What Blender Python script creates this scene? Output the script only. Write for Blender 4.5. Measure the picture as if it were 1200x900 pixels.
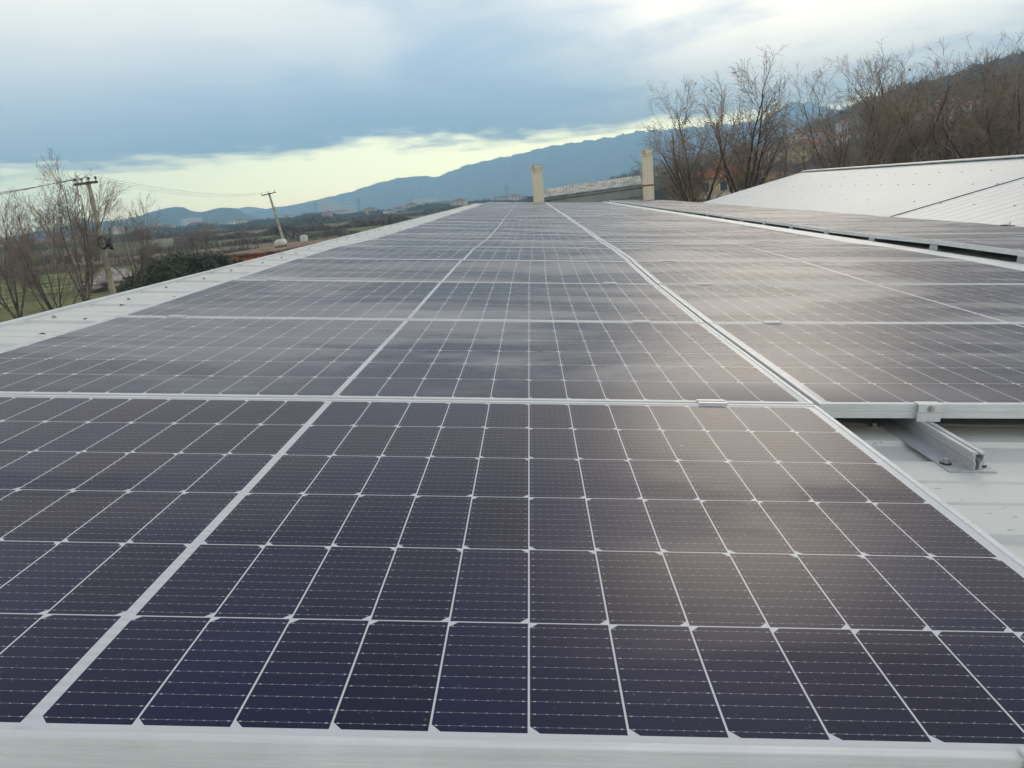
import bpy, bmesh, math, random
import numpy as np
from mathutils import Vector, Matrix
for o in list(bpy.data.objects): bpy.data.objects.remove(o)
scene = bpy.context.scene
COL = scene.collection
rnd = random.Random(7)
def lin(r, g, b):
    f = lambda c: (c/255/12.92) if c/255 <= .04045 else ((c/255+.055)/1.055)**2.4
    return (f(r), f(g), f(b), 1)

# ------------------------------------------------------------------ frames
# roof frame: x across the array, y away from the camera, z off the panel surface. world: z is up.
UP = Vector((-.0905, .0069, .9959)).normalized()
YW = (Vector((0, 1, 0)) - UP*UP.y).normalized()
XW = YW.cross(UP)
M3 = Matrix((XW, YW, UP))
ORG = Vector((0, 0, 4.9))
M4 = Matrix.Translation(ORG) @ M3.to_4x4()
def W(x, y, z): return M4 @ Vector((x, y, z))
CAMROWS = ((.99973, .0218, .00739), (.01259, -.24908, -.9684), (-.01927, .96824, -.24929))
CR = [M3 @ Vector(r) for r in CAMROWS]
CAMP = W(.46280, -.59476, .48524)
FOC = 884.3
def D(px, py):                     # direction through a picture point, 1 per metre of forward depth
    return CR[0]*((px-600)/FOC) + CR[1]*((py-450)/FOC) + CR[2]
def at(px, py, dist):
    d = D(px, py); return CAMP + d*(dist/math.hypot(d.x, d.y))
def ground_at(px, dist, z=0.0):    # ground point at that bearing
    d = D(px, 260); p = CAMP + d*(dist/math.hypot(d.x, d.y)); p.z = z; return p

# ------------------------------------------------------------------ camera, sky, sun, exposure
cam = bpy.data.cameras.new('camera'); co = bpy.data.objects.new('camera', cam); COL.objects.link(co)
co.matrix_world = Matrix.Translation(CAMP) @ Matrix((CR[0], -CR[1], -CR[2])).transposed().to_4x4()
cam.sensor_width = 36; cam.lens = FOC/1200*36; cam.clip_start = .02; cam.clip_end = 30000
scene.camera = co
scene.render.resolution_x = 1024; scene.render.resolution_y = 768
scene.view_settings.view_transform = 'Standard'; scene.view_settings.look = 'None'
scene.view_settings.exposure = .78
scene.cycles.volume_bounces = 2; scene.view_settings.gamma = 1

SUN_EL, SUN_AZ = 20.5, 19.0        # azimuth clockwise from +y (right of the view)
world = bpy.data.worlds.new('World'); scene.world = world; world.use_nodes = True
nt = world.node_tree; nt.nodes.clear()

class G:                            # tiny node-graph writer
    def __init__(s, t): s.t = t
    def n(s, ty, **kw):
        x = s.t.nodes.new(ty)
        for k, v in kw.items(): setattr(x, k, v)
        return x
    def put(s, sock, v):
        if v is None: return
        if isinstance(v, bpy.types.NodeSocket): s.t.links.new(v, sock)
        else:
            try: sock.default_value = v
            except Exception: sock.default_value = (v, v, v)
    def m(s, op, a, b=None, c=None, clamp=False):
        x = s.n('ShaderNodeMath', operation=op, use_clamp=clamp)
        s.put(x.inputs[0], a); s.put(x.inputs[1], b); s.put(x.inputs[2], c); return x.outputs[0]
    def ramp(s, f, lo, hi):         # smoothstep lo..hi
        x = s.n('ShaderNodeMapRange', interpolation_type='SMOOTHSTEP'); s.put(x.inputs[0], f)
        x.inputs[1].default_value = lo; x.inputs[2].default_value = hi; return x.outputs[0]
    def mix(s, f, a, b):
        x = s.n('ShaderNodeMix', data_type='RGBA'); s.put(x.inputs[0], f); s.put(x.inputs[6], a); s.put(x.inputs[7], b); return x.outputs[2]
    def noise(s, vec, scale, detail=4, rough=.5, dist=0.):
        x = s.n('ShaderNodeTexNoise'); s.put(x.inputs['Vector'], vec); x.inputs['Scale'].default_value = scale
        x.inputs['Detail'].default_value = detail; x.inputs['Roughness'].default_value = rough; x.inputs['Distortion'].default_value = dist
        return x.outputs[0]
    def mapv(s, vec, scale=(1, 1, 1), loc=(0, 0, 0), rot=(0, 0, 0)):
        x = s.n('ShaderNodeMapping'); s.put(x.inputs[0], vec); x.inputs['Scale'].default_value = scale
        x.inputs['Location'].default_value = loc; x.inputs['Rotation'].default_value = rot; return x.outputs[0]

def sc(c, k): return (c[0]*k, c[1]*k, c[2]*k, 1)
g = G(nt)
tc = g.n('ShaderNodeTexCoord').outputs['Generated']
sep = g.n('ShaderNodeSeparateXYZ'); nt.links.new(tc, sep.inputs[0]); dx, dy, dz = sep.outputs
sky = g.n('ShaderNodeTexSky', sky_type='NISHITA'); sky.sun_disc = False
sky.sun_elevation = math.radians(SUN_EL); sky.sun_rotation = math.radians(SUN_AZ); sky.air_density = 1.2; sky.dust_density = 2.5
K = 10.0                            # background strength 0.1
iz = g.m('DIVIDE', 1.0, g.m('ADD', g.m('MAXIMUM', dz, 0), .10))
cxyz = g.n('ShaderNodeCombineXYZ'); g.put(cxyz.inputs[0], g.m('MULTIPLY', dx, iz)); g.put(cxyz.inputs[1], g.m('MULTIPLY', dy, iz)); g.put(cxyz.inputs[2], .3)
pl = cxyz.outputs[0]
n1 = g.noise(g.mapv(pl, (1.0, .75, 1)), 1.1, 6, .52, .5)
n2 = g.noise(g.mapv(pl, (1.2, 1.0, 1), (3.1, 7.7, 0)), 2.7, 7, .55, .3)
az = g.m('ARCTAN2', dx, dy)                      # 0 ahead, + right
el = g.m('ARCSINE', dz)
# cloud deck: blue grey and dark low on the left, brighter up and to the right
grey = g.mix(g.ramp(g.m('ADD', g.m('MULTIPLY', n1, .75), g.m('MULTIPLY', n2, .25)), .38, .62), sc(lin(164, 177, 190), K), sc(lin(200, 206, 207), K))
grey = g.mix(g.m('MULTIPLY', g.m('SUBTRACT', 1.0, g.ramp(az, -.52, -.12)), .85), grey, sc(lin(222, 221, 212), K))
lowness = g.m('SUBTRACT', 1.0, g.ramp(g.m('ADD', el, g.m('MULTIPLY', g.m('SUBTRACT', n1, .5), .10)), .085, .24))
leftness = g.m('MULTIPLY', g.m('SUBTRACT', 1.0, g.ramp(az, -.10, .42)), g.m('ADD', .55, g.m('MULTIPLY', g.ramp(az, -.62, -.28), .45)))
dk = g.m('MULTIPLY', lowness, g.m('ADD', g.m('MULTIPLY', leftness, .85), .12), clamp=True)
deck = g.mix(dk, grey, sc(lin(116, 148, 196), K))
br = g.m('MULTIPLY', g.ramp(az, -.05, .42), g.ramp(g.m('ADD', n2, g.m('MULTIPLY', n1, .4)), .50, .80))
deck = g.mix(g.m('MULTIPLY', br, .85), deck, sc(lin(246, 248, 240), K))
deck = g.mix(g.m('MULTIPLY', g.ramp(el, .27, .36), .75), deck, sc((1.0, .90, .80, 1), K*1.10))
deck = g.mix(g.m('MULTIPLY', g.ramp(el, .44, .60), .90), deck, sc((.08, .12, .22, 1), K*.8))
# glow where the veiled sun stands
sd = Vector((math.sin(math.radians(SUN_AZ))*math.cos(math.radians(SUN_EL)), math.cos(math.radians(SUN_AZ))*math.cos(math.radians(SUN_EL)), math.sin(math.radians(SUN_EL))))
dot = g.n('ShaderNodeVectorMath', operation='DOT_PRODUCT'); g.put(dot.inputs[0], tc); dot.inputs[1].default_value = sd
glow = g.m('MULTIPLY', g.ramp(dot.outputs['Value'], .93, 1.0), g.m('ADD', .35, g.ramp(n1, .35, .6)))
# keep the glow in the cloud above the picture
deck = g.mix(g.m('MULTIPLY', glow, .55), deck, sc((1.0, .90, .76, 1), K*1.3))
tint = g.n('ShaderNodeMix', data_type='RGBA', blend_type='MULTIPLY'); tint.inputs[0].default_value = 1; g.put(tint.inputs[6], deck); g.put(tint.inputs[7], (1.0, .90, .83, 1)); deck = tint.outputs[2]
# clear strip above the horizon
edge = g.m('ADD', el, g.m('ADD', g.m('MULTIPLY', g.m('SUBTRACT', n2, .5), .045), g.m('MULTIPLY', g.m('SUBTRACT', n1, .5), .06)))
clear = g.m('SUBTRACT', 1.0, g.ramp(edge, .060, .086))
band = g.mix(g.ramp(el, .0, .04), sc((1.0, .74, .32, 1), K*6.0), sc((.97, .86, .40, 1), K*6.0))
band = g.mix(.12, band, sky.outputs[0])
band = g.mix(g.ramp(az, .12, .5), band, sc(lin(244, 236, 190), K*4.2))
col = g.mix(clear, deck, band)
col = g.mix(.03, col, sky.outputs[0])
below = g.ramp(dz, -.02, 0)
col = g.mix(below, sc(lin(110, 110, 100), K), col)
bg = g.n('ShaderNodeBackground'); g.put(bg.inputs[0], col); bg.inputs[1].default_value = .15
wo = g.n('ShaderNodeOutputWorld'); nt.links.new(bg.outputs[0], wo.inputs[0])

sl = bpy.data.lights.new('sun', 'SUN'); sl.energy = .5; sl.angle = math.radians(18); sl.color = (.85, .74, .60)
so = bpy.data.objects.new('sun', sl); COL.objects.link(so); so.rotation_euler = sd.to_track_quat('Z', 'Y').to_euler()

# ------------------------------------------------------------------ helpers
def add_obj(name, me, mat=None, parent=None, mw=None):
    o = bpy.data.objects.new(name, me); COL.objects.link(o)
    if mat and me and not me.materials: me.materials.append(mat)
    if parent: o.parent = parent
    if mw is not None: o.matrix_world = mw if parent is None else o.matrix_world
    return o
def tag(o, label=None, cat=None, group=None, kind=None):
    if label: o['label'] = label
    if cat: o['category'] = cat
    if group: o['group'] = group
    if kind: o['kind'] = kind
    return o
def empty(name, mw, label, cat, group=None):
    o = bpy.data.objects.new(name, None); COL.objects.link(o); o.empty_display_size = .2
    o.matrix_world = mw; return tag(o, label, cat, group)
def T(x, y=None, z=None):
    return Matrix.Translation(x if y is None else (x, y, z))
def Rz(a): return Matrix.Rotation(a, 4, 'Z')
class MB:
    def __init__(s): s.v = []; s.f = []
    def poly(s, pts, faces):
        n = len(s.v); s.v += [tuple(p) for p in pts]; s.f += [tuple(n+i for i in f) for f in faces]; return s
    def box(s, x0, y0, z0, x1, y1, z1, m=None):
        p = [Vector((x, y, z)) for z in (z0, z1) for y in (y0, y1) for x in (x0, x1)]
        if m is not None: p = [m @ q for q in p]
        return s.poly(p, [(0, 2, 3, 1), (4, 5, 7, 6), (0, 1, 5, 4), (2, 6, 7, 3), (0, 4, 6, 2), (1, 3, 7, 5)])
    def tube(s, pts, rad, n=8, cap=True):
        pts = [Vector(p) for p in pts]; base = len(s.v)
        if not hasattr(rad, '__len__'): rad = [rad]*len(pts)
        for i, p in enumerate(pts):
            d = (pts[min(i+1, len(pts)-1)]-pts[max(i-1, 0)]).normalized()
            u = d.orthogonal().normalized() if i == 0 else (u - d*u.dot(d)).normalized()
            w = d.cross(u)
            for k in range(n):
                a = 2*math.pi*k/n; s.v.append(tuple(p+(u*math.cos(a)+w*math.sin(a))*rad[i]))
        for i in range(len(pts)-1):
            for k in range(n):
                a, b = base+i*n+k, base+i*n+(k+1) % n; s.f.append((a, b, b+n, a+n))
        if cap:
            s.f.append(tuple(base+k for k in range(n))[::-1]); s.f.append(tuple(base+(len(pts)-1)*n+k for k in range(n)))
        return s
    def extrude(s, prof, a, b, fn, cap=True):     # closed profile, fn(u, v, t) -> point
        n = len(prof); k = len(s.v)
        for t in (a, b): s.v += [tuple(fn(u, v, t)) for u, v in prof]
        s.f += [(k+i, k+(i+1) % n, k+n+(i+1) % n, k+n+i) for i in range(n)]
        if cap: s.f += [tuple(k+i for i in range(n))[::-1], tuple(k+n+i for i in range(n))]
        return s
    def mesh(s, name, smooth=False):
        me = bpy.data.meshes.new(name); me.from_pydata(s.v, [], s.f)
        if smooth: me.polygons.foreach_set('use_smooth', [True]*len(me.polygons))
        me.update(); return me
    def build(s, name, mat, parent=None, smooth=False, fixn=True):
        me = s.mesh(name, smooth)
        if fixn:
            b = bmesh.new(); b.from_mesh(me); bmesh.ops.recalc_face_normals(b, faces=b.faces); b.to_mesh(me); b.free()
        return add_obj(name, me, mat, parent)
def copy_tree(o, parent=None):
    c = o.copy(); COL.objects.link(c)
    if parent: c.parent = parent
    for ch in o.children: copy_tree(ch, c)
    return c

def mat(name, c, rough=.7, metal=0., var=.15, scale=3., bump=0., spec=.5, coords='Object', tint=None, detail=5, tr=None):
    m = bpy.data.materials.new(name); m.use_nodes = True; t = m.node_tree; b = t.nodes['Principled BSDF']; g = G(t)
    v = g.n('ShaderNodeTexCoord').outputs[coords]
    n = g.noise(v, scale, detail, .6)
    c = tuple(c)[:3]
    lo = tuple(max(0, x*(1-var*2)) for x in c)+(1,); hi = tuple(min(1, x*(1+var*2)) for x in (tint or c))+(1,)
    g.put(b.inputs['Base Color'], g.mix(g.ramp(n, .3, .7), lo, hi))
    b.inputs['Roughness'].default_value = rough; b.inputs['Metallic'].default_value = metal; b.inputs['Specular IOR Level'].default_value = spec
    if bump:
        bp = g.n('ShaderNodeBump'); bp.inputs['Strength'].default_value = bump; bp.inputs['Distance'].default_value = .02
        g.put(bp.inputs['Height'], g.noise(v, scale*4, 5, .6)); t.links.new(bp.outputs[0], b.inputs['Normal'])
    if tr: t.nodes.remove(t.nodes['Principled BSDF']) if False else None
    return m

# ------------------------------------------------------------------ materials
def solar_mat():
    m = bpy.data.materials.new('solar_cells_under_glass'); m.use_nodes = True; t = m.node_tree; b = t.nodes['Principled BSDF']; g = G(t)
    tcn = g.n('ShaderNodeTexCoord'); s = g.n('ShaderNodeSeparateXYZ'); t.links.new(tcn.outputs['Object'], s.inputs[0]); x, y, _ = s.outputs
    geo = g.n('ShaderNodeNewGeometry').outputs['Position']
    p, r, c, mg = .0925, .184, .013, .0205
    sg = g.m('SIGN', x); xs = g.m('DIVIDE', g.m('SUBTRACT', x, g.m('MULTIPLY', sg, c/2)), p)
    fx = g.m('FRACT', xs); ys = g.m('DIVIDE', g.m('SUBTRACT', y, mg), r); fy = g.m('FRACT', ys)
    ddx = g.m('MULTIPLY', g.m('MINIMUM', fx, g.m('SUBTRACT', 1.0, fx)), p)
    ddy = g.m('MULTIPLY', g.m('MINIMUM', fy, g.m('SUBTRACT', 1.0, fy)), r)
    lx = g.m('LESS_THAN', ddx, .00108); ly = g.m('LESS_THAN', ddy, .0010)
    odd = g.m('FLOOR', g.m('MODULO', g.m('FLOOR', ys), 2.0))
    side = g.m('ADD', g.m('MULTIPLY', fx, g.m('SUBTRACT', 1.0, odd)), g.m('MULTIPLY', g.m('SUBTRACT', 1.0, fx), odd))
    ch = g.m('LESS_THAN', g.m('ADD', g.m('MULTIPLY', side, p), ddy), .0115)
    cen = g.m('LESS_THAN', g.m('ABSOLUTE', x), c/2+.0008)
    ox = g.m('GREATER_THAN', g.m('ABSOLUTE', x), c/2+12*p); oy = g.m('ADD', g.m('LESS_THAN', y, mg+.001), g.m('GREATER_THAN', y, mg+6*r-.001))
    white = g.m('MINIMUM', 1.0, g.m('ADD', g.m('ADD', g.m('ADD', lx, ly), g.m('ADD', ch, cen)), g.m('ADD', ox, oy)))
    fb = g.m('FRACT', g.m('MULTIPLY', fy, 10.0)); db = g.m('MULTIPLY', g.m('ABSOLUTE', g.m('SUBTRACT', fb, .5)), r/10)
    bus = g.m('LESS_THAN', db, .00026)
    fd = g.m('FRACT', g.m('DIVIDE', g.m('MULTIPLY', fx, p), .0116)); dd = g.m('MULTIPLY', g.m('ABSOLUTE', g.m('SUBTRACT', fd, .5)), .0116)
    pad = g.m('LESS_THAN', g.m('ADD', g.m('MULTIPLY', dd, .55), db), .00075)
    endpad = g.m('LESS_THAN', g.m('ADD', g.m('MULTIPLY', g.m('ABSOLUTE', g.m('SUBTRACT', ddx, .0055)), .45), db), .00095)
    silver = g.m('MINIMUM', 1.0, g.m('ADD', g.m('MULTIPLY', bus, .42), g.m('MAXIMUM', g.m('MULTIPLY', pad, .75), endpad)))
    oi = g.n('ShaderNodeObjectInfo').outputs['Random']
    cellid = g.n('ShaderNodeCombineXYZ'); g.put(cellid.inputs[0], g.m('FLOOR', xs)); g.put(cellid.inputs[1], g.m('FLOOR', ys)); g.put(cellid.inputs[2], oi)
    wn = g.n('ShaderNodeTexWhiteNoise', noise_dimensions='3D'); g.put(wn.inputs['Vector'], cellid.outputs[0])
    cell = g.mix(wn.outputs['Value'], (.0018, .0040, .030, 1), (.0040, .0080, .050, 1))
    # fine horizontal grid fingers are below pixel size; the ribbons show
    colr = g.mix(silver, cell, (.50, .50, .50, 1))
    rib = g.m('GREATER_THAN', g.m('FRACT', g.m('MULTIPLY', y, 60.0)), .55)
    wcol = g.mix(g.m('MULTIPLY', g.m('MULTIPLY', cen, rib), .22), (.66, .68, .68, 1), (.42, .45, .45, 1))
    colr = g.mix(white, colr, wcol)
    # real dust and dried dew on the glass: films, puddle marks along the lower edges, specks
    big = g.noise(g.mapv(geo, (.55, 1.3, 1.0)), 1.2, 5, .6, .6)
    film = g.ramp(big, .47, .62)
    sg0 = g.n('ShaderNodeSeparateXYZ'); g.put(sg0.inputs[0], geo); notf0 = g.ramp(sg0.outputs[1], .9, 1.5)
    oy2 = g.noise(g.mapv(geo, (1.3, 6., 1)), 1.6, 4, .55, .4)
    lowedge = g.m('MULTIPLY', g.m('SUBTRACT', 1.0, g.ramp(g.m('ADD', y, g.m('MULTIPLY', g.m('SUBTRACT', oy2, .5), .45)), .06, .26)), g.ramp(g.noise(g.mapv(geo, (1, .9, 1), (5, 2, 0)), .9, 3), .42, .60))
    far = g.ramp(g.n('ShaderNodeNewGeometry').outputs['Position'] if False else None, 0, 1) if False else None
    sepg = g.n('ShaderNodeSeparateXYZ'); g.put(sepg.inputs[0], geo)
    notfirst = g.ramp(sepg.outputs[1], .9, 1.5)
    speck = g.ramp(g.noise(geo, 140, 2, .5), .69, .74)
    drop = g.m('MULTIPLY', g.ramp(g.noise(g.mapv(geo, (1, 1.6, 1)), 9, 6, .65, 1.2), .60, .72), g.ramp(g.noise(geo, .8, 2), .50, .60))
    dust = g.m('ADD', g.m('ADD', g.m('MULTIPLY', g.m('MULTIPLY', film, .36), notfirst), g.m('MULTIPLY', speck, .10)), g.m('ADD', g.m('MULTIPLY', g.m('MULTIPLY', lowedge, .50), notfirst), g.m('MULTIPLY', g.m('MULTIPLY', drop, .15), notfirst)), clamp=True)
    dust = g.m('ADD', dust, .001, clamp=True)
    drp = g.m('MULTIPLY', g.ramp(g.noise(geo, 26, 3, .6, .4), .755, .775), .7)
    dust = g.m('MAXIMUM', dust, drp)
    colr = g.mix(dust, colr, (.58, .58, .56, 1))
    g.put(b.inputs['Base Color'], colr); b.inputs['Roughness'].default_value = .75; b.inputs['Specular IOR Level'].default_value = .05
    b.inputs['Coat Weight'].default_value = .66; b.inputs['Coat IOR'].default_value = 1.33
    cr = g.m('ADD', g.m('ADD', g.m('ADD', .27, g.m('MULTIPLY', film, .10)), g.m('MULTIPLY', g.m('SUBTRACT', 1.0, notf0), .05)), g.m('MULTIPLY', lowedge, .2))
    g.put(b.inputs['Coat Roughness'], cr)
    return m
M_solar = solar_mat()
def alu(name, c, rough, streak=True):
    m = bpy.data.materials.new(name); m.use_nodes = True; t = m.node_tree; b = t.nodes['Principled BSDF']; g = G(t)
    v = g.n('ShaderNodeTexCoord').outputs['Object']
    n = g.noise(g.mapv(v, (1.5, 60, 60) if streak else (8, 8, 8)), 2, 4, .6); n2 = g.noise(v, 5, 5, .6)
    f = g.m('ADD', g.m('MULTIPLY', n, .5), g.m('MULTIPLY', n2, .5))
    g.put(b.inputs['Base Color'], g.mix(g.ramp(f, .35, .65), sc(c, .86), sc(c, 1.06)))
    b.inputs['Metallic'].default_value = .12
    g.put(b.inputs['Roughness'], g.m('ADD', rough, g.m('MULTIPLY', n2, .15))); return m
M_alu = alu('anodised_aluminium', (.74, .76, .74), .42)
M_rail = alu('mill_aluminium', (.52, .54, .55), .32)
M_clamp = alu('clamp_aluminium', (.68, .69, .68), .35, False)
M_steel = mat('zinc_bolt', (.45, .45, .44), .35, .8, .1, 30)
M_rubber = mat('black_rubber', (.02, .02, .02), .7, 0, .2, 20)
def roof_mat(name, c, dirt=1., rot=0):
    m = bpy.data.materials.new(name); m.use_nodes = True; t = m.node_tree; b = t.nodes['Principled BSDF']; g = G(t)
    v = g.n('ShaderNodeTexCoord').outputs['Object']
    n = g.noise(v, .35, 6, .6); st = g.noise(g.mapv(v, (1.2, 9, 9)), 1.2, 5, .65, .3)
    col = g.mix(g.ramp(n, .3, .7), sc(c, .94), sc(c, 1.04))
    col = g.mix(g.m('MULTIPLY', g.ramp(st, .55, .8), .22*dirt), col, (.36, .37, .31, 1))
    sp = g.ramp(g.noise(g.mapv(v, (8, 22, 20)), 3.2, 3, .6), .665, .70)
    zone = g.ramp(g.noise(v, 1.9, 2), .40, .56)
    col = g.mix(g.m('MULTIPLY', g.m('MULTIPLY', sp, zone), .55*dirt), col, (.16, .15, .12, 1))
    g.put(b.inputs['Base Color'], col); g.put(b.inputs['Roughness'], g.m('ADD', .42, g.m('MULTIPLY', n, .2)))
    bp = g.n('ShaderNodeBump'); bp.inputs['Strength'].default_value = .12; bp.inputs['Distance'].default_value = .02
    g.put(bp.inputs['Height'], g.noise(v, 3, 3)); t.links.new(bp.outputs[0], b.inputs['Normal'])
    return m
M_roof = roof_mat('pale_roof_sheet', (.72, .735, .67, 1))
M_roof2 = roof_mat('white_roof_sheet', (.68, .72, .69, 1), .8)
M_trim = mat('roof_trim', (.66, .69, .66), .5, 0, .06, 2)
M_wallgrey = mat('rendered_wall', (.42, .43, .38), .85, 0, .12, 1.5)
M_dark = mat('dark_void', (.03, .03, .03), .8)
M_screwcap = mat('dull_screw_cap', (.34, .34, .31), .5, .3, .2, 40)

# ------------------------------------------------------------------ terrain
def ground_mat():
    m = bpy.data.materials.new('winter_fields'); m.use_nodes = True; t = m.node_tree; b = t.nodes['Principled BSDF']; g = G(t)
    v = g.n('ShaderNodeNewGeometry').outputs['Position']
    vv = g.mapv(v, (1/170, 1/75, 1), rot=(0, 0, .25))
    vo = g.n('ShaderNodeTexVoronoi'); g.put(vo.inputs['Vector'], vv); vo.inputs['Scale'].default_value = 1; vo.inputs['Randomness'].default_value = .8
    s = g.n('ShaderNodeSeparateColor'); g.put(s.inputs[0], vo.outputs['Color'])
    c = g.mix(g.m('GREATER_THAN', s.outputs[0], .45), (.19, .21, .08, 1), (.21, .165, .10, 1))
    c = g.mix(g.m('GREATER_THAN', s.outputs[1], .72), c, (.075, .095, .030, 1))
    c = g.mix(g.m('GREATER_THAN', s.outputs[2], .80), c, (.20, .165, .11, 1))
    n = g.noise(v, .12, 6, .65); n2 = g.noise(v, 1.4, 5, .7)
    c = g.mix(g.m('MULTIPLY', g.ramp(n, .45, .7), .6), c, (.065, .055, .030, 1))
    c = g.mix(g.m('MULTIPLY', g.ramp(n2, .4, .75), .5), c, (.15, .14, .065, 1))
    g.put(b.inputs['Base Color'], c); b.inputs['Roughness'].default_value = .95; b.inputs['Specular IOR Level'].default_value = .1
    bp = g.n('ShaderNodeBump'); bp.inputs['Strength'].default_value = .6; bp.inputs['Distance'].default_value = .15
    g.put(bp.inputs['Height'], g.noise(v, 2.5, 5, .7)); t.links.new(bp.outputs[0], b.inputs['Normal'])
    return m
M_ground = ground_mat()
gb = MB(); N = 48; R = 5200
gb.v = [(0, 0, 0)]+[(R*math.cos(2*math.pi*k/N), R*math.sin(2*math.pi*k/N), 0) for k in range(N)]
gb.f = [(0, 1+k, 1+(k+1) % N) for k in range(N)]
tag(gb.build('ground', M_ground), kind='structure')
def field(name, pts, c, z, var=.15):          # pts = (px, distance)
    ps = [ground_at(px, d, z) for px, d in pts]
    b = MB(); b.poly(ps, [tuple(range(len(ps)))])
    m = mat(name+'_cover', c, .95, 0, var, .25, .0, .1)
    o = b.build(name, m, fixn=False); 
    if o.data.polygons[0].normal.z < 0: o.data.flip_normals()
    return tag(o, kind='structure')
field('field', [(-150, 62), (60, 84), (330, 84), (540, 92), (540, 118), (330, 124), (60, 132), (-150, 120)], (.17, .185, .065), .03, .35)
field('field', [(-150, 140), (150, 150), (420, 148), (420, 168), (150, 172), (-150, 160)], (.24, .19, .11), .03)
field('field', [(250, 195), (520, 190), (560, 225), (250, 240)], (.18, .19, .08), .03)
field('field', [(150, 290), (560, 270), (570, 330), (150, 380)], (.28, .24, .15), .03)

def ridge(name, pts, dist, m, front, back, rough=.05, seed=1, step=4, foot=0., rows=26, zb=0):
    """hill whose skyline follows the bearings/heights given; real slopes in front and behind"""
    r = random.Random(seed); np.random.seed(seed)
    xs = np.array([p[0] for p in pts]); ys = np.array([p[1] for p in pts])
    P = np.arange(xs[0], xs[-1]+.1, step); b = MB(); cols = []
    ph = [r.uniform(0, 9) for _ in range(8)]
    for i, px in enumerate(P):
        c = at(px, float(np.interp(px, xs, ys)), dist); d = Vector((c.x-CAMP.x, c.y-CAMP.y, 0)).normalized(); h = max(c.z, .5)
        h *= 1+rough*.35*(math.sin(px*.31+ph[0])+.6*math.sin(px*.83+ph[1])*1+.4*math.sin(px*1.9+ph[2]))*.5
        colm = []
        for j in range(rows+1):
            u = j/rows*2-1                       # -1 foot front .. 0 crest .. 1 foot back
            off = u*front if u < 0 else u*back
            prof = max(0, 1-abs(u)**1.0) ; prof = prof**1.15 if u < 0 else prof**1.1
            gul = 1+rough*4*math.sin(px*.09+ph[3]+u*5)*math.sin(px*.27+ph[4]-u*3)*(abs(u)*(1-abs(u)))*2.2+rough*3*math.sin(px*.6+ph[5]+u*9)*(abs(u)*(1-abs(u)))
            colm.append(Vector((c.x, c.y, 0))+d*off+Vector((0, 0, -2+(h+2)*prof*gul+zb*0)))
        cols.append(colm)
    nr = rows+1
    for cl in cols: b.v += [tuple(p) for p in cl]
    for i in range(len(cols)-1):
        for j in range(rows):
            a = i*nr+j; b.f.append((a, a+nr, a+nr+1, a+1))
    o = b.build(name, m, smooth=True)
    return tag(o, kind='structure')
def hill_mat(name, c1, c2, scale):
    m = bpy.data.materials.new(name); m.use_nodes = True; t = m.node_tree; b = t.nodes['Principled BSDF']; g = G(t)
    v = g.n('ShaderNodeNewGeometry').outputs['Position']
    n = g.noise(v, scale, 8, .65)
    g.put(b.inputs['Base Color'], g.mix(g.ramp(n, .4, .62), c1, c2)); b.inputs['Roughness'].default_value = .95; b.inputs['Specular IOR Level'].default_value = .05
    bp = g.n('ShaderNodeBump'); bp.inputs['Strength'].default_value = .5; bp.inputs['Distance'].default_value = .6/scale*.02
    g.put(bp.inputs['Height'], n); t.links.new(bp.outputs[0], b.inputs['Normal']); return m
M_mtn = hill_mat('far_mountain_forest', (.030, .045, .050, 1), (.065, .075, .070, 1), .004)
M_snow = hill_mat('snowy_range', (.20, .22, .25, 1), (.6, .6, .6, 1), .006)
M_hillL = hill_mat('wooded_hill_far', (.025, .045, .040, 1), (.060, .070, .045, 1), .012)
M_hillR = hill_mat('winter_hillside', (.050, .040, .030, 1), (.105, .085, .060, 1), .03)
ridge('mountain', [(150, 280), (235, 262), (300, 247), (320, 243), (340, 241), (380, 232), (410, 225), (440, 215), (470, 208), (485, 207), (499, 205.5), (506, 208), (515, 206), (545, 194), (580, 186), (610, 180), (640, 172), (680, 166), (720, 160), (745, 154), (780, 152), (820, 148), (850, 146), (870, 144), (890, 141), (905, 135), (918, 127), (930, 121), (945, 119), (958, 122), (975, 128), (1000, 126), (1040, 120), (1120, 110), (1300, 90)], 4300, M_mtn, 1500, 700, .085, 3, 2.0)
ridge('snowy_mountain', [(240, 262), (270, 246), (282, 243.5), (292, 242), (300, 243), (318, 246), (345, 252)], 4900, M_snow, 250, 250, .04, 5, 2)
ridge('far_hill', [(-120, 283), (-40, 281), (0, 279), (40, 272), (80, 264), (110, 260), (140, 258), (160, 254), (185, 246), (205, 242.0), (215, 243), (225, 247), (235, 249), (250, 245), (262, 243), (275, 244), (290, 251), (310, 258), (330, 264), (350, 268)], 2300, M_hillL, 500, 300, .06, 9, 2.5)
ridge('hillside', [(690, 222), (740, 206), (790, 194), (850, 183), (880, 178), (900, 172), (925, 160), (950, 147), (1000, 124), (1030, 113), (1060, 99), (1090, 94), (1120, 86), (1150, 75), (1200, 60), (1280, 42), (1400, 30)], 620, M_hillR, 440, 300, .05, 12, 4, rows=34)

# ------------------------------------------------------------------ haze
hz = MB(); hz.box(-5250, -5250, -1, 5250, 5250, 430)
hm = bpy.data.materials.new('haze_air'); hm.use_nodes = True; ht = hm.node_tree; ht.nodes.clear()
pv = ht.nodes.new('ShaderNodeVolumePrincipled'); pv.inputs['Color'].default_value = (.46, .76, 1.0, 1); pv.inputs['Density'].default_value = 5.6e-4; pv.inputs['Anisotropy'].default_value = .2
oo = ht.nodes.new('ShaderNodeOutputMaterial'); ht.links.new(pv.outputs[0], oo.inputs['Volume'])
tag(hz.build('haze', hm), kind='stuff')

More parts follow.
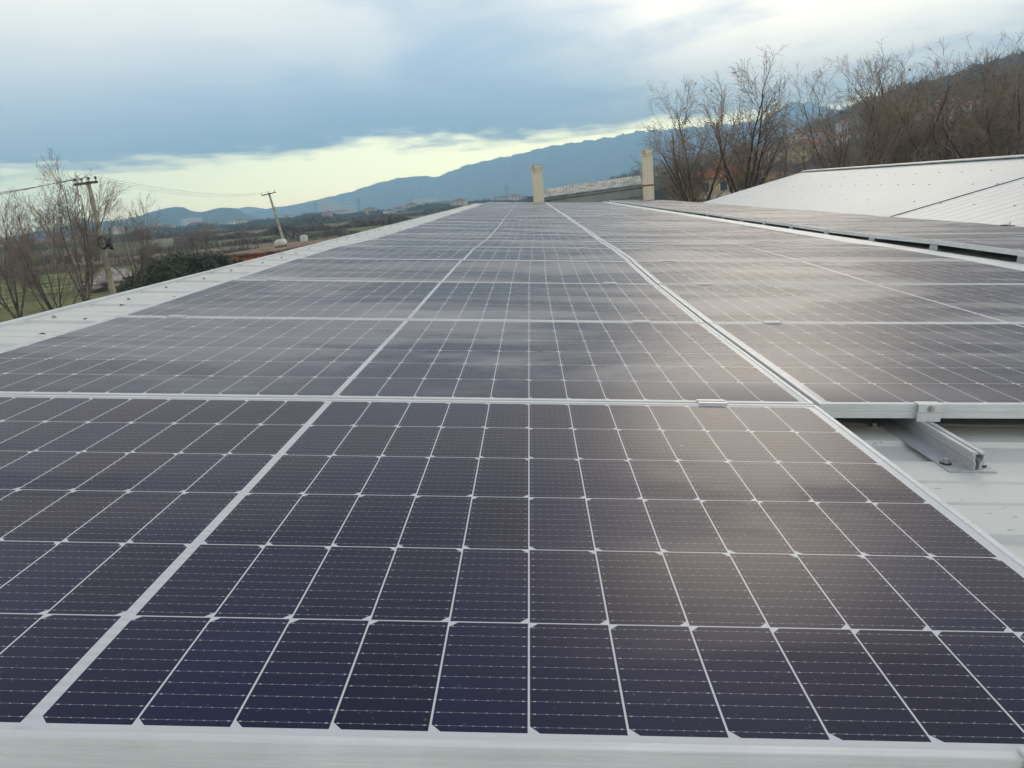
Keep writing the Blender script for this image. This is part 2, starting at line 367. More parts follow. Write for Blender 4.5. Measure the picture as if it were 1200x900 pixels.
# ------------------------------------------------------------------ our roof (warehouse)
RM = M4.copy()
wh = empty('warehouse', RM, 'warehouse with a pale green-white ribbed metal roof carrying the solar array', 'building')
Y0, Y1, XL = -6.0, 31.55, -1.75
def ribbed(x0, x1, y0, y1, zt, z_at=None, pitch=.5, recess=.14, depth=.02, phase=.97, nx=1):
    """sheet with recesses running along x"""
    b = MB(); ys = [(y0, 0)]
    k = math.floor((y0-phase)/pitch)+1
    while phase+k*pitch+recess < y1:
        s = phase+k*pitch
        ys += [(s, 0), (s+.012, -depth), (s+recess-.012, -depth), (s+recess, 0)]
        for q in (.13, .24):
            ys += [(s+recess+q-.008, 0), (s+recess+q, -.003), (s+recess+q+.008, 0)]
        k += 1
    ys.append((y1, 0)); ys.sort()
    b.v = [(x, y, (zt if z_at is None else z_at(x))+dz_) for x in (x0, x1) for y, dz_ in ys]
    n = len(ys); b.f = [(i, i+n, i+n+1, i+1) for i in range(n-1)]
    return b
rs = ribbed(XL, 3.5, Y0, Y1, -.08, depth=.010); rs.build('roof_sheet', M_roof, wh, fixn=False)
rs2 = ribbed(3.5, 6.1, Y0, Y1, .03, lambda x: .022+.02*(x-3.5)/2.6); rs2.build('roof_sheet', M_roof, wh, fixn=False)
fl = MB(); fl.extrude([(3.47, -.095), (3.47, .030), (3.50, .036), (3.70, .040), (3.72, .034), (3.50, .030), (3.48, .024), (3.48, -.095)], Y0, Y1, lambda u, v, t: (u, t, v)); fl.build('step_flashing', M_trim, wh)
tr = MB(); tr.extrude([(XL-.012, -.26), (XL-.012, -.074), (XL+.035, -.072), (XL+.035, -.098), (XL-.006, -.098), (XL-.006, -.26)], Y0, Y1+.02, lambda u, v, t: (u, t, v)); tr.build('eave_trim', M_trim, wh)
wb = MB(); Mi = RM.inverted()
for x0, x1 in ((XL+.05, 6.0),):
    top = [(x0, Y0+.05, -.12), (x1, Y0+.05, -.12), (x1, Y1-.05, -.12), (x0, Y1-.05, -.12)]
    bot = []
    for p in top:
        w = W(*p); w.z = -.02; bot.append(Mi @ w)
    wb.poly(top+bot, [(0, 1, 2, 3), (0, 4, 5, 1), (1, 5, 6, 2), (2, 6, 7, 3), (3, 7, 4, 0)])
wb.build('wall', M_wallgrey, wh)
def screw_mesh(r=.008):
    b = MB(); b.tube([(0, 0, 0), (0, 0, .003)], r*1.35, 10); b.tube([(0, 0, .003), (0, 0, .009)], r*.85, 6); return b.mesh('screw')
SC = screw_mesh(.0075); SC.materials.append(M_screwcap)
sr = random.Random(4)
cnt = 0
for k in range(1, 34):              # screws in pairs along the left roof edge, one row per sheet rib
    yy = .97+.5*k-.25
    for xx in (-1.62, -1.33)[:2]:
        if cnt >= 50: break
        o = add_obj('screw', SC, None, wh); o.location = (xx+sr.uniform(-.03, .03), yy+sr.uniform(-.05, .05), -.08); cnt += 1
lf = MB()                            # leaf litter lying on the eave
def leaf(b, x, y, z, s, a):
    m = T(x, y, z) @ Rz(a); b.poly([m @ Vector(p) for p in ((-s, 0, 0), (0, -s*.4, .004), (s, 0, .001), (0, s*.45, .006))], [(0, 1, 2, 3)])
M_leaf = mat('dead_leaf', (.05, .04, .025), .9, 0, .3, 30)
for i, (x, y) in enumerate([(hx, hy) for hx, hy in [(-1.30, 2.06), (-1.31, 2.14), (-1.42, 2.25), (-1.28, 2.72), (-1.3, 2.75), (-1.45, 2.6), (-1.38, 3.3), (-1.27, 3.62), (-1.26, 3.68), (-1.5, 3.0), (-1.33, 4.4), (-1.42, 5.1), (-1.3, 5.3)]]):
    b = MB()
    leaf(b, 0, 0, .006, sr.uniform(.014, .024), sr.uniform(0, 3))
    o = b.build('dead_leaf', M_leaf); o.matrix_world = RM @ T(x, y, -.078)
    tag(o, 'small dark dead leaf scrap lying on the pale left roof edge', 'leaf', 'dead leaf scraps on the left roof edge')

# ------------------------------------------------------------------ solar panels
PW, PD = 2.286, 1.143
def ring_mesh(prof):
    b = MB(); n = len(prof); k = 0
    for d, z in prof:
        b.v += [(-PW/2+d, d, z), (PW/2-d, d, z), (PW/2-d, PD-d, z), (-PW/2+d, PD-d, z)]
    for i in range(n-1):
        for j in range(4): b.f.append((i*4+j, i*4+(j+1) % 4, (i+1)*4+(j+1) % 4, (i+1)*4+j))
    return b
fprof = [(.028, -.0335), (.028, -.035), (0, -.035), (0, -.0215), (.0009, -.0208), (.0009, -.0192), (0, -.0185), (0, -.0105), (.0009, -.0098), (.0009, -.0088), (0, -.008), (0, -.0009), (.0009, 0), (.0100, 0), (.0108, -.0006), (.0108, -.0022)]
frame_me = ring_mesh(fprof).mesh('frame'); frame_me.materials.append(M_alu)
gm = MB(); gm.poly([(-PW/2+.0105, .0105, -.0018), (PW/2-.0105, .0105, -.0018), (PW/2-.0105, PD-.0105, -.0018), (-PW/2+.0105, PD-.0105, -.0018)], [(0, 1, 2, 3)])
gm.poly([(-PW/2+.0105, .0105, -.006), (PW/2-.0105, .0105, -.006), (PW/2-.0105, PD-.0105, -.006), (-PW/2+.0105, PD-.0105, -.006)], [(3, 2, 1, 0)])
glass_me = gm.mesh('glass'); glass_me.materials.append(M_solar)
# mid clamp: bridge plate over both frames with raised bolt
cm = MB(); cm.extrude([(-.0165, 0), (-.0165, .0035), (-.0042, .0035), (-.0042, -.006), (.0042, -.006), (.0042, .0035), (.0165, .0035), (.0165, 0), (.005, 0), (.005, -.010), (-.005, -.010), (-.005, 0)], -.033, .033, lambda u, v, t: (t, u, v+.0005))
clamp_me = cm.mesh('clamp'); clamp_me.materials.append(M_clamp)
bm_ = MB(); bm_.tube([(0, 0, -.006), (0, 0, .0005)], .004, 6); bolt_me = bm_.mesh('bolt'); bolt_me.materials.append(M_steel)
ec = MB(); ec.extrude([(.011, 0), (.011, .004), (-.004, .004), (-.004, -.034), (-.013, -.034), (-.013, -.036), (-.0015, -.036), (-.0015, 0)], -.03, .03, lambda u, v, t: (t, u, v+.0004))
endc_me = ec.mesh('end_clamp'); endc_me.materials.append(M_clamp)
def make_panel():
    r = empty('solar_module', Matrix.Identity(4), 'x', 'solar panel')
    add_obj('frame', frame_me, None, r); add_obj('glass', glass_me, None, r)
    for s in (-1, 1):
        c = add_obj('clamp', clamp_me, None, r); c.location = (s*.90, PD+.0055, 0)
        add_obj('bolt', bolt_me, None, c)
    return r
proto = make_panel()
def make_far():
    r = empty('solar_module', Matrix.Identity(4), 'x', 'solar panel'); add_obj('frame', frame_me, None, r); add_obj('glass', glass_me, None, r); return r
proto_far = make_far()
ZS = [0, .002, -.002, .006, .021, .023, .002, -.004, -.001, -.002, -.004, 0, .004, .003, -.001]
XS = [0, 0, 0, 0, .02, .028, .045, .05, .055, .05, .04, .04, .04, .04, .03]
ORD = 'first second third fourth fifth sixth seventh eighth ninth tenth eleventh twelfth thirteenth fourteenth fifteenth sixteenth seventeenth eighteenth nineteenth twentieth twenty-first twenty-second twenty-third twenty-fourth twenty-fifth twenty-sixth twenty-seventh'.split()
zf = lambda n: ZS[n] if n < len(ZS) else 0
xf = lambda n: XS[n] if n < len(XS) else .03*max(0, 1-(n-14)/10)
used = {'n': False, 'f': False}
pr = random.Random(11)
def put_panel(n, xc, dz, tilt, label, far):
    key = 'f' if far else 'n'
    r = (proto_far if far else proto) if not used[key] else copy_tree(proto_far if far else proto)
    used[key] = True
    ya, yb = -.0205+n*1.154, -.0205+n*1.154+PD
    za, zb_ = zf(n), zf(n+1)
    if n > 1: za += pr.uniform(-.002, .002); zb_ += pr.uniform(-.002, .002)
    m = T(xc+xf(n), ya, za+dz) @ Matrix.Rotation(math.atan2(zb_-za, PD), 4, 'X') @ Matrix.Rotation(-tilt, 4, 'Y') @ Rz(-(xf(n+1)-xf(n))/PD*.5+(pr.uniform(-.001, .001) if n else 0))
    r.matrix_world = RM @ m
    tag(r, label, 'solar panel', 'solar panels in rows on the roof')
    return r
NR = 27
P0 = None
for n in range(NR):
    lab = 'big solar panel nearest the camera, filling the foreground with dark blue cells' if n == 0 else 'left-column solar panel beside the bare roof edge, %s row from the camera' % ORD[n]
    r = put_panel(n, 0, 0, 0, lab, n >= 14)
    if n == 0: P0 = r
for n in range(1, NR):
    lab = 'solar panel with a bare rail end sticking out below it, front of middle column' if n == 1 else 'solar panel in the middle array column, %s row back along the column' % ORD[n-1]
    r = put_panel(n, 1.160+1.139, .012, .011, lab, n >= 14)
    if n == 1: P1 = r
for n in range(3, NR):
    put_panel(n, 3.74+1.139, .110, .015, 'solar panel in the raised right-hand column, %s row counting from its front' % ORD[n-3], n >= 14)
e = add_obj('end_clamp', endc_me, None, P0); e.location = (.938, 0, 0)
e = add_obj('end_clamp', endc_me, None, P0); e.location = (-.93, 0, 0)
ecb = add_obj('bolt', bolt_me, None, e)
# end clamp on the front of the middle column: taller bracket with a bolt
bk = MB(); bk.extrude([(.010, 0), (.010, .003), (-.017, .003), (-.017, -.016), (-.014, -.019), (-.014, -.040), (-.010, -.040), (-.010, -.018), (-.013, -.0155), (-.013, -.0005), (-.0035, -.0005), (-.0035, -.012), (-.0015, -.012), (-.0015, 0)], -.027, .027, lambda u, v, t: (t, u, v+.0005))
bo = bk.build('end_clamp', M_clamp, P1); bo.location = (-.892, 0, .0)
wv = MB(); wv.tube([(0, -.0175, -.007), (0, -.019, -.007)], .0085, 14); wv.tube([(0, -.019, -.007), (0, -.025, -.007)], .0055, 6); q = wv.build('bolt', M_steel, bo)

# ------------------------------------------------------------------ rails on the roof
def rail_prof():
    t = .0028; h = .0435
    # flange, web pair, slotted head (closed outline, u across, v up)
    return [(-.052, 0), (.046, 0), (.046, .003), (.013, .003), (.013, .020), (.0155, .024), (.0155, .036), (.0185, .0365), (.0185, h), (.0062, h), (.0062, h-.004), (.0125, h-.004), (.0125, .027), (.0075, .022), (.0075, .006),
            (-.0005, .006), (-.0005, .022), (-.0035, .027), (-.0035, h-.004), (.0012, h-.004), (.0012, h), (-.0095, h), (-.0095, .0365), (-.0070, .036), (-.0070, .024), (-.0035, .020), (-.0035, .003), (-.052, .003)]
def rail(xc, y0, y1, z0, label, bolts):
    r = MB(); r.extrude(rail_prof(), y0, y1, lambda u, v, t: (u, t-y0, v))
    o = r.build('mounting_rail', M_rail); o.matrix_world = RM @ T(xc, y0, z0); tag(o, label, 'rail', 'aluminium rails under the solar panels')
    for bx, by in bolts:
        b = MB(); b.tube([(0, 0, 0), (0, 0, .003)], .0115, 14); b.build('washer', M_rubber, o).location = (bx, by, .0032)
        b = MB(); b.tube([(0, 0, 0), (0, 0, .0015)], .010, 14); b.tube([(0, 0, .0015), (0, 0, .008)], .0062, 6); b.build('bolt', M_steel, o).location = (bx, by, .0062)
    return o
rail(1.400, .905, 2.2, -.0795, 'silver rail end jutting out from under the middle column onto the pale roof', [(-.037, .045), (.031, .035), (-.040, .42), (.034, .40)])
for xc, nm in ((-.93, 'left'), (.93, 'right')):
    rail(xc, .02, 31.0, -.0795, 'long aluminium rail hidden beneath the %s half of the left panel column' % nm, [])
rail(3.19, 1.0, 31.0, -.0795+.02, 'long aluminium rail beneath the outer half of the middle panel column', [])
# small L-feet carrying the raised right column, seen in the dark gap
ft = MB(); ft.box(-.03, -.07, 0, .05, .07, .004); ft.box(-.010, -.06, .004, -.004, .06, .040); ft.box(-.010, -.06, .040, .03, .06, .043)
ft_me = ft.mesh('rail_foot'); ft_me.materials.append(M_rail)
fb_ = MB(); fb_.tube([(0, 0, 0), (0, 0, .01)], .008, 6); fb_me = fb_.mesh('bolt'); fb_me.materials.append(M_steel)
for n in range(3, 20):
    o = add_obj('rail_foot', ft_me); o.matrix_world = RM @ T(3.79, -.016+n*1.154-.01, .032)
    tag(o, 'short grey rail foot under the raised column, %s along from the camera' % ORD[n-3], 'rail foot', 'rail feet under the raised right column')
    b = add_obj('bolt', fb_me, None, o); b.location = (.038, 0, .004)
# cable drooping under the middle column
cb = MB(); cb.tube([W(1.17, 1.30, -.052), W(1.22, 1.27, -.060), W(1.28, 1.262, -.066), (W(1.34, 1.27, -.07)), W(1.39, 1.33, -.073), W(1.39, 1.6, -.073)], .0028, 8)
tag(cb.build('solar_cable', mat('red_cable_sheath', (.07, .012, .010), .5, 0, .1, 20), smooth=True), 'thin dark red cable drooping under the front edge of the middle column', 'cable')
sc_o = add_obj('roof_screw', SC); sc_o.matrix_world = RM @ T(1.33, 1.22, -.08) @ Matrix.Scale(1.2, 4); tag(sc_o, 'single shiny roof screw beside the rail under the middle column', 'screw')
sc_o.data = SC

# ------------------------------------------------------------------ white gabled hall to the right
XE, ZE, XR, ZR, YE = 6.13, -.15, 10.5, 1.205, 28.0
hall = empty('metal_hall', RM, 'neighbouring hall with a white ribbed metal gable roof rising on the right', 'building')
sl_ = math.hypot(XR-XE, ZR-ZE); nrm = Vector((-(ZR-ZE), 0, XR-XE)).normalized(); tdir = Vector((XR-XE, 0, ZR-ZE)).normalized()
def slope_sheet(y0, y1, lift, t0=0, t1=sl_):
    b = MB(); ys = [(y0, 0)]; k = math.ceil((y0+.05)/.333)
    while k*.333+.03 < y1-.02:
        s = k*.333; ys += [(s-.022, 0), (s-.010, .0034), (s+.010, .0034), (s+.022, 0)]; k += 1
    ys.append((y1, 0))
    pt = lambda t, y, h: Vector((XE, y, ZE))+tdir*t+nrm*(h+lift)
    b.v = [tuple(pt(t, y, h)) for t in (t0, t1) for y, h in ys]; n = len(ys); b.f = [(i, i+n, i+n+1, i+1) for i in range(n-1)]
    return b
JY = 13.2
slope_sheet(-4, JY, 0).build('roof_sheet', M_roof2, hall, fixn=False)
slope_sheet(JY-.05, YE, .014).build('roof_sheet', M_roof2, hall, fixn=False)
jb = MB()
for t0, t1 in ((.15, 1.5), (1.5, 2.9), (2.9, 4.35)):
    pp = [Vector((XE, JY-.052, ZE))+tdir*t+nrm*h for t in (t0, t1) for h in (.001, .015)]
    jb.poly(pp, [(0, 1, 3, 2)])
jb.build('lap_joint', M_dark, hall, fixn=False)
# back slope, ridge cap, gable wall
bs = MB(); bs.poly([(XR, -4, ZR), (XR, YE, ZR), (XR+4.4, YE, ZR-1.36), (XR+4.4, -4, ZR-1.36)], [(0, 3, 2, 1)]); bs.build('roof_sheet', M_roof2, hall, fixn=False)
rc = MB(); rc.extrude([(XR-.20, ZR-.030+.02), (XR-.19, ZR-.005+.02), (XR, ZR+.052), (XR+.19, ZR+.01), (XR+.19, ZR-.02), (XR, ZR+.035)], -4, YE+.02, lambda u, v, t: (u, t, v)); rc.build('ridge_cap', mat('grey_ridge_cap', (.52, .55, .52), .5, .1, .08, 2), hall)
vg = MB(); vg.extrude([(0, -.12), (0, .02), (.03, .02), (.03, -.12)], 0, sl_, lambda u, v, t: Vector((XE, YE, ZE))+tdir*t+nrm*v+Vector((0, u, 0))); vg.build('verge_trim', M_trim, hall)
gw = MB()
top = [(XE, YE-.02, ZE-.08), (XR, YE-.02, ZR-.10), (XR+4.3, YE-.02, ZR-1.42)]; bt = []
for p in top:
    w = W(*p); w.z = -.02; bt.append(Mi @ w)
gw.poly(top+bt, [(0, 1, 4, 3), (1, 2, 5, 4)])
top2 = [(XR+4.3, YE-.02, ZR-1.42), (XR+4.3, -4, ZR-1.42)]; b2 = []
for p in top2:
    w = W(*p); w.z = -.02; b2.append(Mi @ w)
gw.poly(top2+b2, [(0, 1, 3, 2)])
gw.build('wall', M_wallgrey, hall)
SC2 = screw_mesh(.022); SC2.materials.append(M_screwcap)
c2 = 0
for t, st in ((.42, .5), (1.55, 1.0), (2.65, .75), (3.55, 1.0)):
    y = 7.2 if t < 1 else 8.0
    while y < 27 and c2 < 98:
        if pr.random() < .82:
            o = add_obj('screw', SC2, None, hall); o.location = Vector((XE, y+pr.uniform(-.04, .04), ZE))+tdir*(t+pr.uniform(-.03, .03))+nrm*(.0 if y < JY else .014)+nrm*.014*0
            o.rotation_euler = (0, -math.atan2(ZR-ZE, XR-XE), 0); c2 += 1
        y += st
db_ = MB(); db_.extrude([(-.13, 0), (-.11, .018), (-.02, .026), (.06, .020), (.13, .016), (.12, 0)], -.035, .04, lambda u, v, t: (u, t, v)); db_.tube([(.03, 0, .02), (.05, .01, .06), (.07, .01, .065)], .006, 6)
o = db_.build('rubber_scrap', M_rubber); o.matrix_world = RM @ T(6.07, 8.55, .118) @ Matrix.Scale(.6, 4); tag(o, 'small black rubber scrap lying at the foot of the white roof slope', 'scrap')

# ------------------------------------------------------------------ flue pipes and the rear shed
M_pipe = None
def pipe_mat():
    m = bpy.data.materials.new('cream_stained_pipe'); m.use_nodes = True; t = m.node_tree; b = t.nodes['Principled BSDF']; g = G(t)
    v = g.n('ShaderNodeTexCoord').outputs['Object']; s = g.n('ShaderNodeSeparateXYZ'); g.put(s.inputs[0], v)
    n = g.noise(v, 5, 6, .7, .5); n2 = g.noise(g.mapv(v, (6, 6, 1)), 2.2, 4, .6)
    c = g.mix(g.ramp(n2, .35, .7), (.80, .74, .55, 1), (.72, .66, .48, 1))
    topm = g.m('MULTIPLY', g.ramp(s.outputs[2], -.45, -.02), g.ramp(n, .47, .56))
    c = g.mix(topm, c, (.12, .085, .045, 1))
    c = g.mix(g.m('MULTIPLY', g.ramp(n, .62, .70), .6), c, (.20, .14, .07, 1))
    g.put(b.inputs['Base Color'], c); b.inputs['Roughness'].default_value = .85; return m
M_pipe = pipe_mat(); M_rust = mat('rust_joint', (.30, .12, .035), .9, 0, .3, 12)
def flue(px_b, px_t, py_t, dist, rad, hb, label, joint):
    top = at(px_t, py_t, dist); root = empty('chimney', T(top.x, top.y, top.z-hb), label, 'chimney', 'cream flue pipes beyond the far end of the array')
    b = MB(); n = 20; z1 = 0
    b.tube([(0, 0, -hb), (0, 0, -hb*.5), (0, 0, -.03), (0, 0, 0)], [rad, rad, rad*1.0, rad*1.03], n, cap=False)
    b.tube([(0, 0, 0), (0, 0, -.25)], [rad*.86, rad*.86], n, cap=False)
    k = len(b.v)
    for i in range(n):
        pass
    base = 3*n; inner = 4*n
    for i in range(n): b.f.append((base+i, base+(i+1) % n, inner+(i+1) % n, inner+i))
    o = b.build('pipe', M_pipe, root, smooth=False); o.location = (0, 0, hb)
    sb = MB(); sb.tube([(0, 0, -.2), (0, 0, -.202)], rad*.86, n); so_ = sb.build('bore_plug', M_dark, root); so_.location = (0, 0, hb)  # plain near-black disc closing the pipe a little below its rim
    if joint:
        j = MB(); j.tube([(0, 0, -joint-.03), (0, 0, -joint+.03)], rad*1.06, n); jo = j.build('pipe_joint', M_rust, root); jo.location = (0, 0, hb)
        j = MB(); j.tube([(0, 0, -joint-.62), (0, 0, -joint-.60)], rad*1.03, n); jo = j.build('pipe_joint', M_rust, root); jo.location = (0, 0, hb)
    return root
flue(631, 628.5, 193, 33.3, .235, 2.6, 'shorter cream flue pipe with stained rim, left end of the corrugated shed roof', 0)
flue(761, 758, 175, 33.3, .235, 3.2, 'taller cream flue pipe with rusty joint, right end of the corrugated shed roof', 1.45)
pA = at(637, 231, 33.6); pB = at(753, 215, 33.6)
shed = empty('rear_shed', T((pA+pB)/2), 'grey walled shed with pale corrugated roof between two cream flue pipes', 'shed')
Mi2 = T(-(pA+pB)/2)
M_fc = mat('weathered_fibre_cement', (.50, .50, .43), .9, 0, .18, 3, .1)
cs = MB(); U = (pB-pA).normalized(); V = Vector((-U.y, U.x, 0)).normalized(); V = V if V.y > 0 else -V
L = (pB-pA).length; NC = 30; SEG = NC*8
for j, (dv, dzv) in enumerate(((-.12, 0), (1.5, .36))):
    for lay in (0, -.012):
        for i in range(SEG+1):
            u = i/SEG*L; z = .018*math.sin(2*math.pi*NC*i/SEG)
            p = pA+U*u+V*dv+Vector((0, 0, dzv+z+lay)); cs.v.append(tuple(Mi2 @ p))
n = SEG+1
for i in range(SEG):
    cs.f += [(i, i+1, 2*n+i+1, 2*n+i), (n+i, n+i+1, 3*n+i+1, 3*n+i), (i, i+1, n+i+1, n+i)]
cs.build('corrugated_roof', M_fc, shed, fixn=False)
ws = MB()
q0, q1 = pA+Vector((0, 0, -.10))-U*.2, pB+Vector((0, 0, -.10))+U*.05
ws.poly([Mi2 @ (q0+V*.02), Mi2 @ (q1+V*.02), Mi2 @ (q1+V*.02+Vector((0, 0, -4))), Mi2 @ (q0+V*.02+Vector((0, 0, -4))),
         Mi2 @ (q0+V*3), Mi2 @ (q1+V*3), Mi2 @ (q1+V*3+Vector((0, 0, -4))), Mi2 @ (q0+V*3+Vector((0, 0, -4)))], [(0, 1, 2, 3), (4, 7, 6, 5), (0, 3, 7, 4), (1, 5, 6, 2)])
ws.build('wall', mat('grey_green_cladding', (.30, .33, .30), .8, 0, .08, 1.5), shed)
for dd_, w_ in ((-.05, .04), (-.42, .025)):
    bb = MB(); a_, b_ = q0+Vector((0, 0, dd_-.0)), q1+Vector((0, 0, dd_-.0)); bb.poly([Mi2 @ a_, Mi2 @ b_, Mi2 @ (b_+Vector((0, 0, -w_))), Mi2 @ (a_+Vector((0, 0, -w_))), Mi2 @ (a_+V*.02), Mi2 @ (b_+V*.02), Mi2 @ (b_+V*.02+Vector((0, 0, -w_))), Mi2 @ (a_+V*.02+Vector((0, 0, -w_)))], [(0, 1, 2, 3), (0, 1, 5, 4), (3, 2, 6, 7)]); bb.build('cladding_rail', mat('dark_rail', (.12, .13, .12), .8), shed)
rp = MB(); rp.tube([at(752, 195, 33.2), at(750, 204, 33.25), at(754, 210, 33.3)], .02, 6)
tag(rp.build('bent_pipe', M_wallgrey), 'thin bent tube leaning on the left side of the taller flue pipe', 'tube')

# ------------------------------------------------------------------ utility poles and wires
M_conc = mat('weathered_concrete', (.44, .41, .30), .9, 0, .15, 2.0)
M_iron = mat('dark_crossarm', (.07, .06, .05), .8, 0, .2, 10)
M_ins = mat('brown_insulator', (.10, .055, .035), .3, 0, .2, 10)
def pole(top, foot, r0, r1, arm, az_, label, pins=4):
    root = empty('utility_pole', T(foot), label, 'utility pole', 'concrete utility poles in the fields')
    ax = top-foot; d = ax.normalized(); Z = Vector((0, 0, 1))
    b = MB(); b.tube([(0, 0, 0), ax*.5, ax], [r0, (r0+r1)/2, r1], 10); b.build('pole_shaft', M_conc, root)
    s = Vector((math.cos(az_), math.sin(az_), 0)); s = (s-d*s.dot(d)).normalized()
    c = MB(); a = ax-d*.12; m = Matrix.Translation(a) @ Matrix((s, d.cross(s), d)).transposed().to_4x4()
    c.box(-arm, -.22, -.06, arm, -.13, .06, m); armo = c.build('crossarm', M_iron, root)
    ends = []
    for k in range(pins):
        u = -arm+.08+(2*arm-.16)*k/(pins-1)
        i = MB(); i.tube([m @ Vector((u, -.17, .06)), m @ Vector((u, -.17, .16)), m @ Vector((u, -.17, .17)), m @ Vector((u, -.17, .24)), m @ Vector((u, -.17, .30))], [.02, .02, .07, .065, .03], 8); i.build('insulator', M_ins, root)
        ends.append(foot+(m @ Vector((u, -.17, .29))))
    return root, ends
t1 = at(103, 212, 47); f1 = at(139, 372, 47); f1.z = 0
p1, e1 = pole(t1, f1, .20, .105, .80, math.radians(-25+8), 'large leaning concrete pole with crossarm and black cable coils, by the bare tree')
t2 = at(315, 226, 100); f2 = at(338, 296, 100); f2.z = 0
p2, e2 = pole(t2, f2, .19, .12, 1.0, math.radians(-12), 'smaller leaning concrete pole standing beside the rusty shed in the fields', 3)
# black cable coils and a bracket on the near pole
for (px, py, rr, tilt, lab) in ((120, 284.5, .27, .35, 'coil'), (128.5, 286, .22, -.9, 'coil')):
    c = at(px, py, 46.8)
    root = empty('cable_coil', T(c), 'larger black cable coil hung on the left of the near pole' if px < 125 else 'narrower black cable coil hung on the right of the near pole', 'cable coil')
    b = MB()
    for k in range(5):
        pts = [Vector((math.cos(a)*(rr+.02*math.sin(3*a+k))*.8, .03*k-.06+.02*math.sin(a*2+k), math.sin(a)*(rr+.015*k)*1.05)) for a in [2*math.pi*i/20 for i in range(21)]]
        pts = [Rz(tilt) @ p for p in pts]; b.tube(pts, .032, 6, cap=False)
    b.build('coil_loops', M_rubber, root)
    b = MB(); b.tube([Vector((0, .0, rr)), Vector((0, .1, rr+.1))], .02, 6); b.build('tie', M_rubber, root)
M_wire = mat('line_wire', (.12, .11, .10), .7)
def wire(a, b, sag, label, r=.010):
    w = MB(); w.tube([a.lerp(b, t)-Vector((0, 0, sag*4*t*(1-t))) for t in [i/14 for i in range(15)]], r, 5); o = w.build('power_wire', M_wire); tag(o, label, 'power line', 'overhead power wires')
wl = [at(-260, 250+5*k, 42) for k in range(3)]
for k, nm in enumerate(('lowest', 'middle', 'topmost')):
    wire(e1[min(k, len(e1)-1)], wl[2-k], .25, 'thin overhead wire running left from the near concrete pole to the picture edge')
for k in range(3): wire(e1[k+1], e2[k], .7, 'thin faint overhead wire spanning between the two concrete poles', .006)

# ------------------------------------------------------------------ bare trees
def twig_tree(seed, H, *a, **k):
    k.pop('base', None); k.pop('spread', None)
    A, B = twig_tree0(seed, 10., *a, **k)
    top = sorted(v[2] for v in A.v+B.v)[-8]
    for X in (A, B): X.v = [(v[0]*H/top, v[1]*H/top, v[2]*H/top) for v in X.v]
    return A, B
def twig_tree0(seed, H, spread, trunk_r, limbs=7, sub=6, sub2=6, tw=4, up=.45, base=.22, twig_r=.007, bole=.42, multi=1, curve=.25, minang=.35, maxang=.8):
    r = random.Random(seed); A, B = MB(), MB()
    def path(p, d, L, r0, r1, seg, wob, upb):
        pts = [p.copy()]; dd = d.copy()
        for i in range(seg):
            dd = (dd+Vector((r.gauss(0, wob), r.gauss(0, wob), r.gauss(0, wob)+upb))).normalized(); p = p+dd*(L/seg); pts.append(p.copy())
        return pts, [r0+(r1-r0)*i/seg for i in range(seg+1)], dd
    def child_dir(d, amin, amax):
        o = d.orthogonal().normalized(); o = Matrix.Rotation(r.uniform(0, 6.283), 3, d) @ o
        a = r.uniform(amin, amax); return (d*math.cos(a)+o*math.sin(a)).normalized()
    def grow(p, d, L, r0, lvl):
        seg = (7, 6, 5, 3, 2)[lvl]; pts, rad, de = path(p, d, L, r0, max(r0*(.62 if lvl == 0 else .22), twig_r*.6), seg, (.04, .07, .08, .09, .10)[lvl], (.02, .06, .035, .01, .0)[lvl]*up*2)
        (A if lvl <= 1 else B).tube(pts, rad, (8, 6, 4, 3, 3)[lvl], cap=False)
        if lvl >= 4: return
        n = (limbs, sub, sub2, tw)[lvl]
        n = max(2, int(n*r.uniform(.75, 1.2)))
        for k in range(n):
            t0 = (.50, .22, .15, .12)[lvl]; t = t0+(1-t0)*((k+r.random()*.8)/n); f = t*seg; i = min(int(f), seg-1); q = pts[i].lerp(pts[i+1], f-i)
            rr = rad[i]*(.74, .52, .50, .7)[lvl]
            LL = (H*(.40+.5*spread)*(.75+.35*t)*r.uniform(.75, 1.1) if lvl == 0 else L*(0, .55, .55, .60)[lvl]*(1.05-.40*t)*r.uniform(.75, 1.15))
            dl = (pts[i+1]-pts[i]).normalized()
            grow(q, child_dir(dl, (minang*.5, minang, minang, minang)[lvl], (maxang*.85, maxang*.8, maxang*.8, maxang)[lvl]), LL, max(rr, twig_r), lvl+1)
    for k in range(multi):
        d = Vector((0, 0, 1)) if multi == 1 else Vector((r.uniform(-.35, .35), r.uniform(-.35, .35), 1)).normalized()
        grow(Vector((r.uniform(-.15, .15)*(multi > 1), r.uniform(-.15, .15)*(multi > 1), -.1)), d, H*bole*(r.uniform(.7, 1) if multi > 1 else 1), trunk_r, 0)
    return A, B
M_bark = mat('grey_brown_bark', (.10, .078, .058), .95, 0, .2, 3)
M_twig = mat('bare_twigs', (.27, .205, .15), .95, 0, .25, .8)
M_twigL = mat('pale_bare_twigs', (.26, .215, .18), .95, 0, .2, .8)
M_barkL = mat('pale_bark', (.14, .115, .085), .95, 0, .2, 3)
M_twigR = mat('reddish_twigs', (.145, .10, .075), .95, 0, .25, .5)
M_leafO = mat('ochre_leaves', (.22, .16, .045), .8, 0, .25, 2)
tree_me = []
